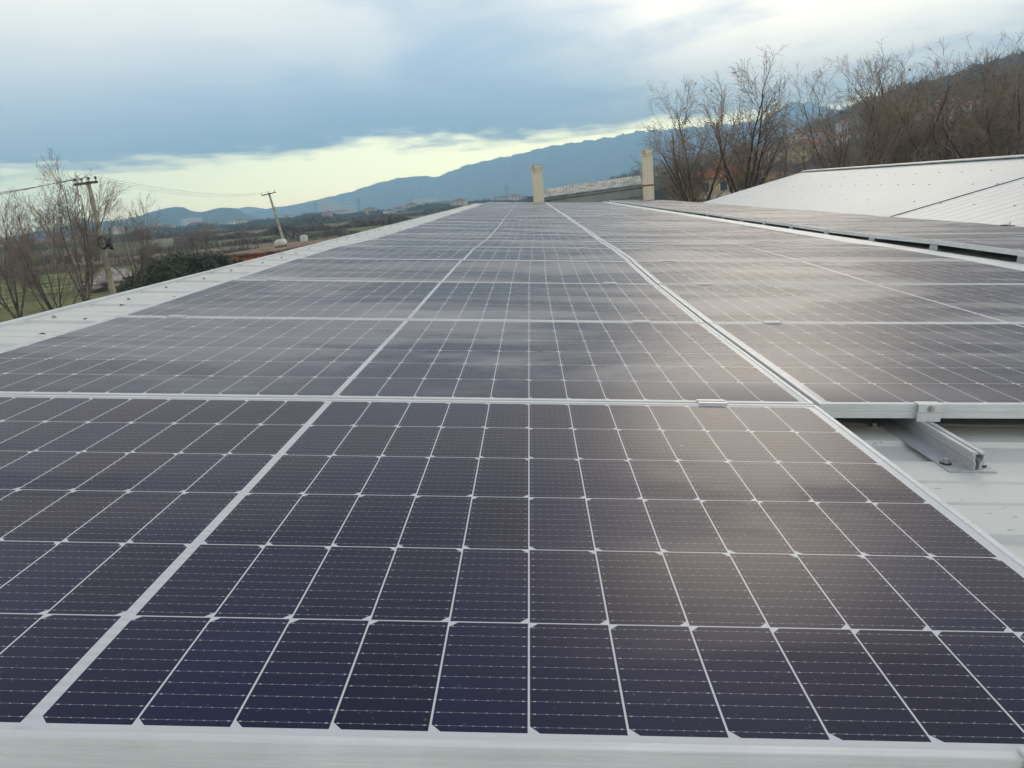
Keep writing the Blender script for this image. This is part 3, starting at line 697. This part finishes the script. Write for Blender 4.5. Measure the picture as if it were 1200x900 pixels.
for i, (H, sp, tr_, li, mu) in enumerate(((10.5, .50, .19, 11, 1), (11.5, .46, .17, 12, 1), (10, .52, .14, 8, 2), (12, .42, .18, 12, 1), (9.0, .55, .13, 8, 2))):
    A, B = twig_tree(40+i, H, sp, tr_, limbs=int(li*.55), sub=11, sub2=8, tw=5, multi=mu, base=.16, twig_r=.0072, up=.38, minang=.38, maxang=.95)
    a, b = A.mesh('trunk', True), B.mesh('crown'); a.materials.append(M_bark); b.materials.append(M_twig); tree_me.append((a, b))
def plant_tree(px, dist, v, scale, rot, label, group, mats=None, z=0, lean=0, name='bare_tree', cat='tree', leaves=0):
    p = ground_at(px, dist, z)
    r = empty(name, T(p) @ Rz(rot) @ Matrix.Rotation(lean, 4, 'Y') @ Matrix.Scale(scale, 4), label, cat, group)
    a, b = tree_me[v]
    if mats: a = a.copy(); b = b.copy(); a.materials[0] = mats[0]; b.materials[0] = mats[1]
    add_obj('trunk', a, None, r); add_obj('crown', b, None, r)
    if leaves:
        lr = random.Random(int(px)); mb = MB(); vs = [b.vertices[lr.randrange(len(b.vertices))].co for _ in range(leaves)]
        for q in vs:
            s = lr.uniform(.04, .09); d1 = Vector((lr.gauss(0, 1), lr.gauss(0, 1), lr.gauss(0, 1))).normalized(); d2 = d1.orthogonal().normalized()
            mb.poly([q-d1*s, q-d2*s*.6, q+d1*s, q+d2*s*.6], [(0, 1, 2, 3)])
        mb.build('leaves', M_leafO, r, fixn=False)
    return r
RG = 'bare trees behind the white roof'
RT = [(780, 46, 2, .93, 'first bare tree right of the taller flue pipe, low and bushy', 0), (820, 44, 0, .98, 'bare tree with ochre leaf tufts rising left of the yellow house', 60), (872, 43, 1, .93, 'bare tree rising in front of the red-roofed yellow house', 0), (905, 50, 4, .90, 'smaller bare tree just right of the yellow house', 0),
      (968, 42, 2, 1.05, 'wide forked bare tree at the left corner of the white roof', 0), (1005, 45, 0, 1.12, 'tall bare tree second from the left behind the white roof', 0), (1040, 43, 3, .98, 'slim bare tree with ochre leaves, third behind the white roof', 40), (1062, 50, 1, 1.12, 'tall thin bare tree set back behind the white roof', 0),
      (1088, 46, 4, 1.32, 'bare tree with pale trunk and ochre leaves mid white roof', 130), (1118, 44, 3, 1.0, 'tall upright bare tree mid white roof ridge', 0), (1145, 52, 0, 1.30, 'large bare tree set back near the right edge', 0), (1178, 42, 1, 1.10, 'dark bare tree nearly at the right edge', 0), (1212, 40, 2, 1.30, 'nearest dark spreading bare tree cut by the right edge', 0), (1260, 44, 3, 1.2, 'bare tree with only its left twigs inside the right edge', 0)]
TOPY = [150, 103, 97, 128, 96, 84, 82, 70, 78, 66, 72, 62, 48, 55]
for i, (px, d_, v, s, lab, lv) in enumerate(RT):
    s = (1.10*at(px, TOPY[i], d_).z)/(10.5, 11.5, 10, 12, 9.0)[v]
    plant_tree(px, d_, v, s, rnd.uniform(0, 6.28), lab, RG, (M_barkL, M_twig) if 'pale' in lab else None, leaves=lv, lean=rnd.uniform(-.04, .04))
# left pair of trees by the pole
A, B = twig_tree(71, 8.2, .62, .15, limbs=6, sub=11, sub2=8, tw=4, multi=1, bole=.30, base=.14, twig_r=.0095, up=.5, minang=.3, maxang=.80)
a, b = A.mesh('trunk', True), B.mesh('crown'); a.materials.append(M_barkL); b.materials.append(M_twigL); tree_me.append((a, b))
A, B = twig_tree(83, 8.0, .55, .11, limbs=4, sub=10, sub2=8, tw=4, multi=3, base=.12, twig_r=.0095, up=.4, minang=.3, maxang=.9)
a, b = A.mesh('trunk', True), B.mesh('crown'); a.materials.append(M_barkL); b.materials.append(M_twigL); tree_me.append((a, b))
LG = 'bare trees beyond the left roof edge'
plant_tree(82, 47, 5, 1.13*at(80, 200, 47).z/8.2, .4, 'tall pale bare tree with fanned twigs just left of the near pole', LG, lean=-.06)
plant_tree(52, 43, 6, 1.1*at(20, 235, 43).z/8.0, 2.2, 'low pale bare tree leaning left near the left edge', LG, lean=-.22)
plant_tree(-8, 46, 5, 1.1*at(0, 235, 46).z/8.2, 4.2, 'pale bare tree half cut by the left edge', LG, lean=-.1)
plant_tree(140, 56, 6, 1.1*at(140, 238, 56).z/8.0, 5.2, 'small pale bare tree with fine twigs just right of the near pole', LG)
# mid-distance trees and thickets
A, B = twig_tree(91, 5.2, .50, .10, limbs=4, sub=8, sub2=7, tw=3, multi=3, base=.05, twig_r=.016, up=.5, minang=.3, maxang=.8)
a, b = A.mesh('trunk', True), B.mesh('crown'); a.materials.append(M_bark); b.materials.append(M_twigL); tree_me.append((a, b))   # 7
A, B = twig_tree(95, 3.0, .60, .05, limbs=4, sub=7, sub2=6, tw=3, multi=5, bole=.2, base=.03, twig_r=.013, up=.25, minang=.35, maxang=1.0)
a, b = A.mesh('trunk', True), B.mesh('crown'); a.materials.append(M_bark); b.materials.append(M_twigR); tree_me.append((a, b))   # 8 brush
MG = 'bare field trees in the middle distance'
for px, d_, s, lab in ((206, 128, 1.0, 'leftmost bare tree of the row across the green field'), (222, 135, 1.15, 'second bare tree of the row across the green field'), (238, 130, 1.25, 'tallest bare tree of the row across the green field'), (252, 138, 1.1, 'bare tree right of the tallest in the field row'), (282, 132, .95, 'round bare tree at the right end of the field row'), (296, 140, .8, 'low bare tree trailing the right end of the field row')):
    plant_tree(px, d_, 7, s, rnd.uniform(0, 6), lab, MG)
for px, d_, s, lab in ((585, 62, .75, 'bare brown bush left of the shorter flue pipe'), (610, 66, .85, 'dense bare brown bush touching the shorter flue pipe'), (648, 60, 1.12, 'bare grey tree behind the shorter flue pipe')):
    plant_tree(px, d_, 7, s, rnd.uniform(0, 6), lab, None, name='bare_bush' if 'bush' in lab else 'bare_tree', cat='bush' if 'bush' in lab else 'tree')
BG = 'bare brown brush below the right-hand trees'
names = ['behind the taller flue pipe', 'left of the yellow house', 'under the yellow house', 'right of the yellow house', 'at the left tip of the white roof']
bi = 0
for k in range(34):
    px = 775+k*15.5+rnd.uniform(-4, 4); d_ = rnd.uniform(38, 60) if px < 960 else rnd.uniform(30, 44)
    if px < 1070 and k % 2: continue
    plant_tree(px, d_, 8, rnd.uniform(1.0, 1.5)*(1.25 if px > 1080 else .85), rnd.uniform(0, 6), 'bare reddish brown brush growing below the trees behind the white roof', BG, name='brush', cat='bush')
LB = 'bare brown brush around the left trees'
for px, d_, s in ((60, 42, .5), (85, 43, .62), (105, 44, .6), (125, 45, .5), (72, 40, .45)):
    plant_tree(px, d_, 8, s, rnd.uniform(0, 6), 'tangled bare brown brush at the foot of the left bare trees', LB, name='brush', cat='bush')
HB = 'reddish thicket beside the far roof edge'
for px, d_, s in ((430, 78, 1.2), (448, 80, 1.3), (462, 84, 1.3), (476, 88, 1.2), (490, 92, 1.2), (503, 98, 1.2), (380, 150, 1.2), (395, 150, 1.3), (545, 110, 1.1), (560, 108, 1.2), (575, 112, 1.2), (530, 120, 1)):
    plant_tree(px, d_, 8, s, rnd.uniform(0, 6), 'rounded reddish bare shrub in the thicket past the left roof edge', HB, name='shrub', cat='bush')

# evergreen bushes
def leafy(seed, R_, n, size, h=1., core=.4):
    r = random.Random(seed); b = MB()
    lobes = [(Vector((r.uniform(-.5, .5)*R_, r.uniform(-.5, .5)*R_, r.uniform(.3, .8)*R_*h)), r.uniform(.35, .6)*R_) for _ in range(9)]
    for _ in range(n):
        c, q = r.choice(lobes); d = Vector((r.gauss(0, 1), r.gauss(0, 1), r.gauss(0, 1)*h)).normalized(); p = c+d*q*(core+(1-core)*r.random()**.5)*r.uniform(.8, 1.12)
        if p.z < 0: p.z = -p.z*.4
        s = size*r.uniform(.6, 1.3); d1 = Vector((r.gauss(0, 1), r.gauss(0, 1), r.gauss(0, 1)+.6)).normalized(); d2 = d1.orthogonal().normalized(); d2 = Matrix.Rotation(r.uniform(0, 6.28), 3, d1) @ d2
        b.poly([p-d1*s, p-d2*s*.45, p+d1*s, p+d2*s*.45], [(0, 1, 2, 3)])
    return b
M_ever = mat('dark_evergreen', (.085, .10, .05), .8, 0, .35, .9)
M_ever2 = mat('grey_green_leaf', (.085, .10, .055), .8, 0, .3, .9)
ev = [leafy(i, 1.5, 5000, .085).mesh('foliage') for i in (1, 2)]
for e_ in ev: e_.materials.append(M_ever)
ev2 = leafy(5, 1.2, 3500, .06).mesh('foliage'); ev2.materials.append(M_ever2)
stem = MB(); stem.tube([(0, 0, -.1), (.05, 0, .5), (.1, .05, 1.0)], [.06, .05, .03], 7); stem_me = stem.mesh('stem'); stem_me.materials.append(M_bark)
def bush(px, dist, me, s, label, group, z=0, name='evergreen_bush'):
    r = empty(name, T(ground_at(px, dist, z)) @ Rz(rnd.uniform(0, 6)) @ Matrix.Scale(s, 4), label, 'bush', group); add_obj('foliage', me, None, r); add_obj('stem', stem_me, None, r)
EG = 'dark evergreen bushes past the left roof edge'
for i, (px, d_, s) in enumerate(((160, 57, 1.35), (177, 59, 1.7), (195, 61, 1.85), (212, 64, 1.75), (230, 66, 1.7), (147, 54, 1.2), (250, 70, 1.5), (48, 37, .8), (72, 35.5, .75))):
    bush(px, d_, ev[i % 2], s, 'dark evergreen bush in the clump right of the near pole' if px > 140 else 'low dark evergreen bush under the left bare trees', EG if px > 140 else 'low evergreen bushes under the left bare trees')
for px, d_, s, lab in ((12, 35, 1.15, 'grey green bush low in the left picture corner'), (-8, 33, 1.05, 'grey green bush cut off by the left picture edge')): bush(px, d_, ev2, s, lab, None)
RT2 = 'rounded green shrubs beyond the corrugated shed roof'
for i in range(11):
    px = 655+i*10.5; bush(px, 85+rnd.uniform(-8, 12)+i*1.5, ev[i % 2], rnd.uniform(.95, 1.35)*1.25, 'rounded green shrub in the hedge line seen over the corrugated shed roof', RT2, z=.2)

# hedgerows and far woods: masses nobody could count
def hedge(px0, px1, d0, d1, h, n, c, size, name='hedgerow', z=0, thick=8):
    r = random.Random(int(px0*3+d0)); b = MB()
    for _ in range(n):
        t = r.random(); p = ground_at(px0+(px1-px0)*t, d0+(d1-d0)*t+r.uniform(-thick, thick)/2, 0)
        hh = h*(.55+.45*math.sin(t*40+d0)*math.sin(t*17))*r.random()**.7; p.z = z+abs(hh)
        s = size*r.uniform(.5, 1.3); d1_ = Vector((r.gauss(0, .6), r.gauss(0, .6), 1)).normalized(); d2 = Matrix.Rotation(r.uniform(0, 6.28), 3, d1_) @ d1_.orthogonal().normalized()
        b.poly([p-d1_*s, p-d2*s*.3, p+d1_*s, p+d2*s*.3], [(0, 1, 2, 3)])
    o = b.build(name, mat('hedge_twigs', c, .95, 0, .3, .3), fixn=False); tag(o, kind='stuff'); return o
hedge(-100, 560, 134, 136, 1.3, 3500, (.20, .16, .11), .45)
hedge(-100, 420, 175, 185, 1.8, 4000, (.18, .15, .10), .6)
hedge(120, 430, 74, 82, 1.1, 6000, (.12, .105, .06), .22, thick=3)
hedge(200, 620, 250, 260, 2.6, 8000, (.16, .11, .08), .8)
hedge(-100, 620, 400, 420, 3.6, 9000, (.13, .115, .085), 1.3, thick=30)
hedge(100, 700, 700, 760, 5, 9000, (.06, .065, .05), 2.4, thick=80)
hedge(640, 820, 260, 240, 5, 7000, (.065, .075, .045), 1.0, thick=30)
hedge(620, 830, 520, 500, 7, 7000, (.06, .07, .05), 2.0, thick=60)
# wood on the near hillside
def hillwood():
    dg = bpy.context.evaluated_depsgraph_get(); hs = [o for o in bpy.data.objects if o.name.startswith('hillside')][0]
    me = hs.data; r = random.Random(3); b = MB(); F = [f for f in me.polygons]
    ws_ = [f.area for f in F]
    cs_ = random.Random(5).choices(F, ws_, k=1700)
    for f in cs_:
        vs = [me.vertices[i].co for i in f.vertices]; u, v = r.random(), r.random()
        p = vs[0]*(1-u)*(1-v)+vs[1]*u*(1-v)+vs[2]*u*v+vs[3]*(1-u)*v; p = Vector(p)
        if p.z < 1: continue
        H = r.uniform(3.5, 8.5)
        for _ in range(22):
            d = Vector((r.gauss(0, .55), r.gauss(0, .55), 1)).normalized(); q = p+Vector((r.gauss(0, 1.4), r.gauss(0, 1.4), r.uniform(.1, .65)*H)); s = r.uniform(.6, 1.8); w = Matrix.Rotation(r.uniform(0, 6.28), 3, d) @ d.orthogonal().normalized()
            b.poly([q-d*s, q-w*s*.14, q+d*s, q+w*s*.14], [(0, 1, 2, 3)])
    o = b.build('hillside_wood', mat('hillside_wood_twigs', (.13, .10, .075), .95, 0, .4, .02, tint=(.13, .12, .075)), fixn=False); tag(o, kind='stuff')
hillwood()

# ------------------------------------------------------------------ houses
M_tile = mat('terracotta_tiles', (.40, .13, .055), .85, 0, .2, 2.5, .3)
M_tile2 = mat('dull_brown_tiles', (.22, .12, .08), .85, 0, .2, 2)
M_yel = mat('ochre_plaster', (.58, .44, .22), .85, 0, .08, 1)
M_cream = mat('cream_plaster', (.60, .55, .42), .85, 0, .1, 1)
M_white = mat('white_plaster', (.66, .66, .63), .85, 0, .08, 1)
M_glassd = mat('dark_window_glass', (.035, .04, .05), .15, 0, .1, 1)
M_shut = mat('window_surround', (.62, .62, .60), .6, 0, .05, 3)
def house_parts(root, w, d, h, roofh, wm, rm, floors, nwin, hip=True, over=.4, side=True):
    b = MB(); b.box(-w/2, -d/2, 0, w/2, d/2, h); b.build('wall', wm, root)
    b = MB(); x, y = w/2+over, d/2+over; k = max(0.2, (w-d)/2) if hip else x
    b.poly([(-x, -y, h), (x, -y, h), (x, y, h), (-x, y, h), (-k, 0, h+roofh), (k, 0, h+roofh), (-x, -y, h-.12), (x, -y, h-.12), (x, y, h-.12), (-x, y, h-.12)], [(0, 1, 5, 4), (2, 3, 4, 5), (1, 2, 5), (3, 0, 4), (6, 9, 8, 7), (0, 6, 7, 1), (1, 7, 8, 2), (2, 8, 9, 3), (3, 9, 6, 0)]); b.build('roof', rm, root)
    fh = h/floors
    for f in range(floors):
        for i in range(nwin):
            cx = -w/2+w*(i+.5)/nwin; z0 = f*fh+fh*.32
            b = MB(); b.box(cx-.62, -d/2-.05, z0-.08, cx+.62, -d/2-.003, z0+1.38); fo = b.build('window', M_shut, root)
            b = MB(); b.box(cx-.5, -d/2-.075, z0, cx+.5, -d/2-.052, z0+1.3); b.build('pane', M_glassd, fo)
        if side:
            for sy in (-.25, .25):
                b = MB(); z0 = f*fh+fh*.32; b.box(-w/2-.05, sy*d-.6, z0, -w/2-.003, sy*d+.6, z0+1.3); b.build('window', M_glassd, root)
def face_cam(p): return math.atan2(CAMP.x-p.x, -(CAMP.y-p.y))
p = ground_at(850, 122, -.0)
yh = empty('house', T(p) @ Rz(face_cam(p)+.25), 'yellow two-storey house with hipped red tiled roof seen through the bare trees', 'house')
house_parts(yh, 10.5, 9, 5.6, 1.9, M_yel, M_tile, 2, 4)
b = MB(); b.box(-5.3, -5.9, 2.75, 5.3, -4.55, 2.95); b.box(-5.3, -5.9, 2.95, 5.3, -5.82, 3.5); 
for i in range(6): b.box(-5.2+2.05*i, -5.85, 0, -5.0+2.05*i, -5.65, 2.75)
b.build('balcony', M_cream, yh)
b = MB(); b.box(-1, .5, 6.6, -.4, 1.1, 7.9); b.box(-1.1, .4, 7.9, -.3, 1.2, 8.05); b.build('chimney_stack', M_cream, yh)
p = ground_at(893, 150)
h2 = empty('house', T(p) @ Rz(face_cam(p)-.2), 'pale low wall-like house right of the yellow house behind bare twigs', 'house'); house_parts(h2, 13, 7, 4.6, 1.1, M_cream, M_tile2, 1, 4)
def hill_z(px, dist):
    hs = bpy.data.objects['hillside']; q = ground_at(px, dist)
    ok, loc, nn, ix = hs.ray_cast(Vector((q.x, q.y, 900)), Vector((0, 0, -1)))
    return Vector((q.x, q.y, loc.z if ok else 0))
bpy.context.view_layer.update()
hr = random.Random(21)
hproto = []
for i, (wm, rm, w, d, h) in enumerate(((M_white, M_tile, 10, 9, 6), (M_cream, M_tile2, 12, 9, 6), (M_white, M_tile2, 9, 8, 3.4), (M_yel, M_tile, 10, 8, 6))):
    q = empty('house', T(0, 0, 0), 'x', 'house'); house_parts(q, w, d, h, 1.7, wm, rm, 2 if h > 4 else 1, 3, side=False); hproto.append([q, False])
def place_house(i, p, rz, s, label, group):
    pr_ = hproto[i]; o = pr_[0] if not pr_[1] else copy_tree(pr_[0]); pr_[1] = True
    o.matrix_world = T(p.x, p.y, p.z-.2*s) @ Rz(rz) @ Matrix.Scale(s, 4); tag(o, label, 'house', group)
p = hill_z(945, 330); place_house(3, p, face_cam(p)+.5, 1.15, 'yellow gabled house on the slope above the left corner of the white roof', None)
HG = 'small pale houses scattered on the right hillside'
for (px, dd_) in ((880, 430), (897, 480), (912, 400), (925, 520), (958, 400), (975, 360), (990, 430), (1010, 380), (1035, 340), (1060, 400), (1085, 335), (905, 400), (935, 440), (870, 430), (1105, 400), (1130, 350), (780, 480), (800, 420), (830, 520)):
    p = hill_z(px, dd_); place_house(hr.choice((0, 1, 2)), p, face_cam(p)+hr.uniform(-.7, .7), hr.uniform(.75, 1.1), 'small pale house on the brown hillside behind the bare trees', HG)
TG = 'distant pale houses of the hazy plain'
for k in range(104):
    px = hr.uniform(-20, 620); dd_ = hr.choice((hr.uniform(650, 900), hr.uniform(800, 1400), hr.uniform(900, 1700))); p = ground_at(px, dd_)
    place_house(hr.choice((0, 1, 2, 2)), p, face_cam(p)+hr.uniform(-.8, .8), hr.uniform(.8, 1.2), 'tiny pale house in the hazy plain below the mountains', TG)
# blocks of flats far away
for px, dd_, w, h, lab in ((388, 1500, 34, 26, 'pale block of flats in the haze, right of the second pole'), (402, 1400, 50, 14, 'long low dark-windowed block beyond the reddish thicket'), (225, 1300, 30, 14, 'pale factory block in the haze under the dark hills'), (500, 1500, 50, 15, 'long pale hall in the haze over the far roof edge')):
    p = ground_at(px, dd_); q = empty('apartment_block', T(p) @ Rz(face_cam(p)), lab, 'building'); house_parts(q, w, 14, h, .8, M_white, M_white, max(2, int(h/3.2)), max(4, int(w/5)), side=False)
# low building, orange shed, rocks at the left
p = ground_at(82, 150); lb = empty('farm_building', T(p) @ Rz(face_cam(p)), 'long low pale farm building seen behind the left bare trees', 'building'); house_parts(lb, 7, 4, 2.0, .35, M_white, M_tile2, 1, 5, side=False)
p = ground_at(60, 600); ob = empty('brick_house', T(p) @ Rz(face_cam(p)), 'orange brick house with red roof behind the left bare trees', 'house'); house_parts(ob, 11, 8, 5.6, 1.6, mat('orange_brick', (.36, .15, .085), .9, 0, .15, 4), M_tile, 2, 3, side=False)
p = ground_at(22, 430); ob = empty('brick_house', T(p) @ Rz(face_cam(p)), 'low red-roofed house at the left edge behind the bare trees', 'house'); house_parts(ob, 16, 8, 3.4, 1.6, M_white, M_tile, 1, 4, side=False)
p = ground_at(136, 165); sg = empty('billboard', T(p) @ Rz(face_cam(p)), 'blank white board on posts just right of the near pole', 'billboard')
b = MB(); b.box(-1.0, -.05, 4.6, 1.0, .05, 6.1); b.build('board', M_white, sg)
for s in (-1.4, 1.4):
    b = MB(); b.tube([(s, .1, 0), (s, .1, 6.0)], .09, 8); b.build('post', M_iron, sg)
# rusty shed with rubble on its roof, beside the second pole
pa = at(318, 297, 88); pc = at(392, 279, 108)
rsd = empty('rusty_shed', T(pa.x, pa.y, 0), 'low shed with rusty orange side and littered flat roof beside the second pole', 'shed')
U2 = Vector((pc.x-pa.x, pc.y-pa.y, 0)); LU = U2.length; ang = math.atan2(U2.y, U2.x); rl = Rz(ang); hh = 1.62
M_rusty = mat('rusty_sheet', (.36, .12, .035), .9, 0, .3, 1.2)
b = MB(); b.box(0, 0, 0, LU, 5.5, hh, rl); b.build('wall', M_rusty, rsd)
b = MB(); b.box(-.4, -.5, hh, LU+.4, 6, hh+.18, rl); b.build('flat_roof', mat('dusty_flat_roof', (.26, .17, .10), .9, 0, .25, .8), rsd)
rr_ = random.Random(2)
def rock(name, w, label, cat, m, c, s, group=None):
    bm = bmesh.new(); bmesh.ops.create_icosphere(bm, subdivisions=3, radius=1)
    for v in bm.verts:
        k = 1+.16*math.sin(v.co.x*5+s*7)*math.sin(v.co.y*4+w)+.1*math.sin(v.co.z*9+s*3); v.co = Vector((v.co.x*w*k, v.co.y*w*.6*k, max(-.2, v.co.z)*w*.42*k))
    me = bpy.data.meshes.new(name); bm.to_mesh(me); bm.free(); o = add_obj(name, me, m); o.matrix_world = T(c) @ Rz(s); return tag(o, label, cat, group)
M_rock = mat('pale_rock', (.42, .37, .33), .95, 0, .2, 2, .5)
b = MB(); cc = Vector((pa.x, pa.y, hh+.65))+(rl @ Vector((LU*.42, 2.5, 0)))
# white tank lying on the shed roof
tk = empty('white_tank', T(cc) @ Rz(ang+.1), 'larger white tank lying on the littered flat roof beside the second pole', 'tank', None)
b.tube([(-1.5, 0, 0), (-1.35, 0, 0), (-1.1, 0, 0), (1.1, 0, 0), (1.35, 0, 0), (1.5, 0, 0)], [.12, .34, .46, .46, .34, .12], 16); b.build('tank_body', M_white, tk, smooth=True)
for cx in (-.8, .8): b = MB(); b.box(cx-.1, -.4, -.5, cx+.1, .4, -.3); b.build('cradle', M_iron, tk)
cc = Vector((pa.x, pa.y, hh+.6))+(rl @ Vector((LU*.72, 2.0, 0)))
tk = empty('white_drum', T(cc) @ Rz(ang), 'smaller white drum at the far end of the littered flat roof', 'drum')
b = MB(); b.tube([(0, 0, -.4), (0, 0, -.35), (0, 0, .5), (0, 0, .62)], [.42, .5, .5, .2], 14); b.build('drum_body', M_white, tk, smooth=True)
b = MB(); b.tube([(0, 0, .62), (0, 0, .72)], .1, 10); b.build('drum_cap', M_dark, tk)
for k, (px, dist, w) in enumerate(((100, 82, 1.8), (110, 83, 2.4), (121, 84, 2.2), (140, 86, 2.0), (93, 80, 1.4), (116, 80, 1.5), (144, 80, 1.3))):
    rock('rock', w, 'pale rubble lump in the heap behind the near pole and brush', 'rock', M_rock, ground_at(px, dist, .15+.35*(k % 3)), k*1.3, 'pale rubble lumps behind the near pole')

# far masts
def mast(px, dist, h, label):
    h *= .7
    p = ground_at(px, dist); o = empty('pylon', T(p), label, 'pylon', 'far pylons and masts in the haze'); b = MB(); w = h*.07
    for sx, sy in ((-1, -1), (1, -1), (1, 1), (-1, 1)): b.tube([(sx*w, sy*w, 0), (sx*w*.15, sy*w*.15, h)], h*.0035, 4)
    for k in range(8):
        t = k/8; s = w*(1-.85*t); s2 = w*(1-.85*(t+.125))
        for a_, c_ in (((-s, -s, t*h), (s2, -s2, (t+.125)*h)), ((s, -s, t*h), (-s2, -s2, (t+.125)*h)), ((-s, s, t*h), (s2, s2, (t+.125)*h))): b.tube([a_, c_], h*.002, 3)
    b.build('lattice', M_iron, o)
    b = MB()
    for z, l in ((.78, .16), (.88, .13), (.97, .08)): b.tube([(-l*h, 0, z*h), (l*h, 0, z*h)], h*.006, 4)
    b.build('crossarms', M_iron, o)
for px, d_, h, lab in ((597, 560, 20, 'tallest lattice pylon left of the shorter flue pipe'), (423, 700, 22, 'lattice pylon above the reddish thicket'), (484, 1200, 24, 'faint far pylon over the thicket end'), (372, 900, 26, 'lattice pylon right of the second pole'), (48, 500, 26, 'lattice pylon in the haze behind the left bare trees')):
    mast(px, d_, h, lab)
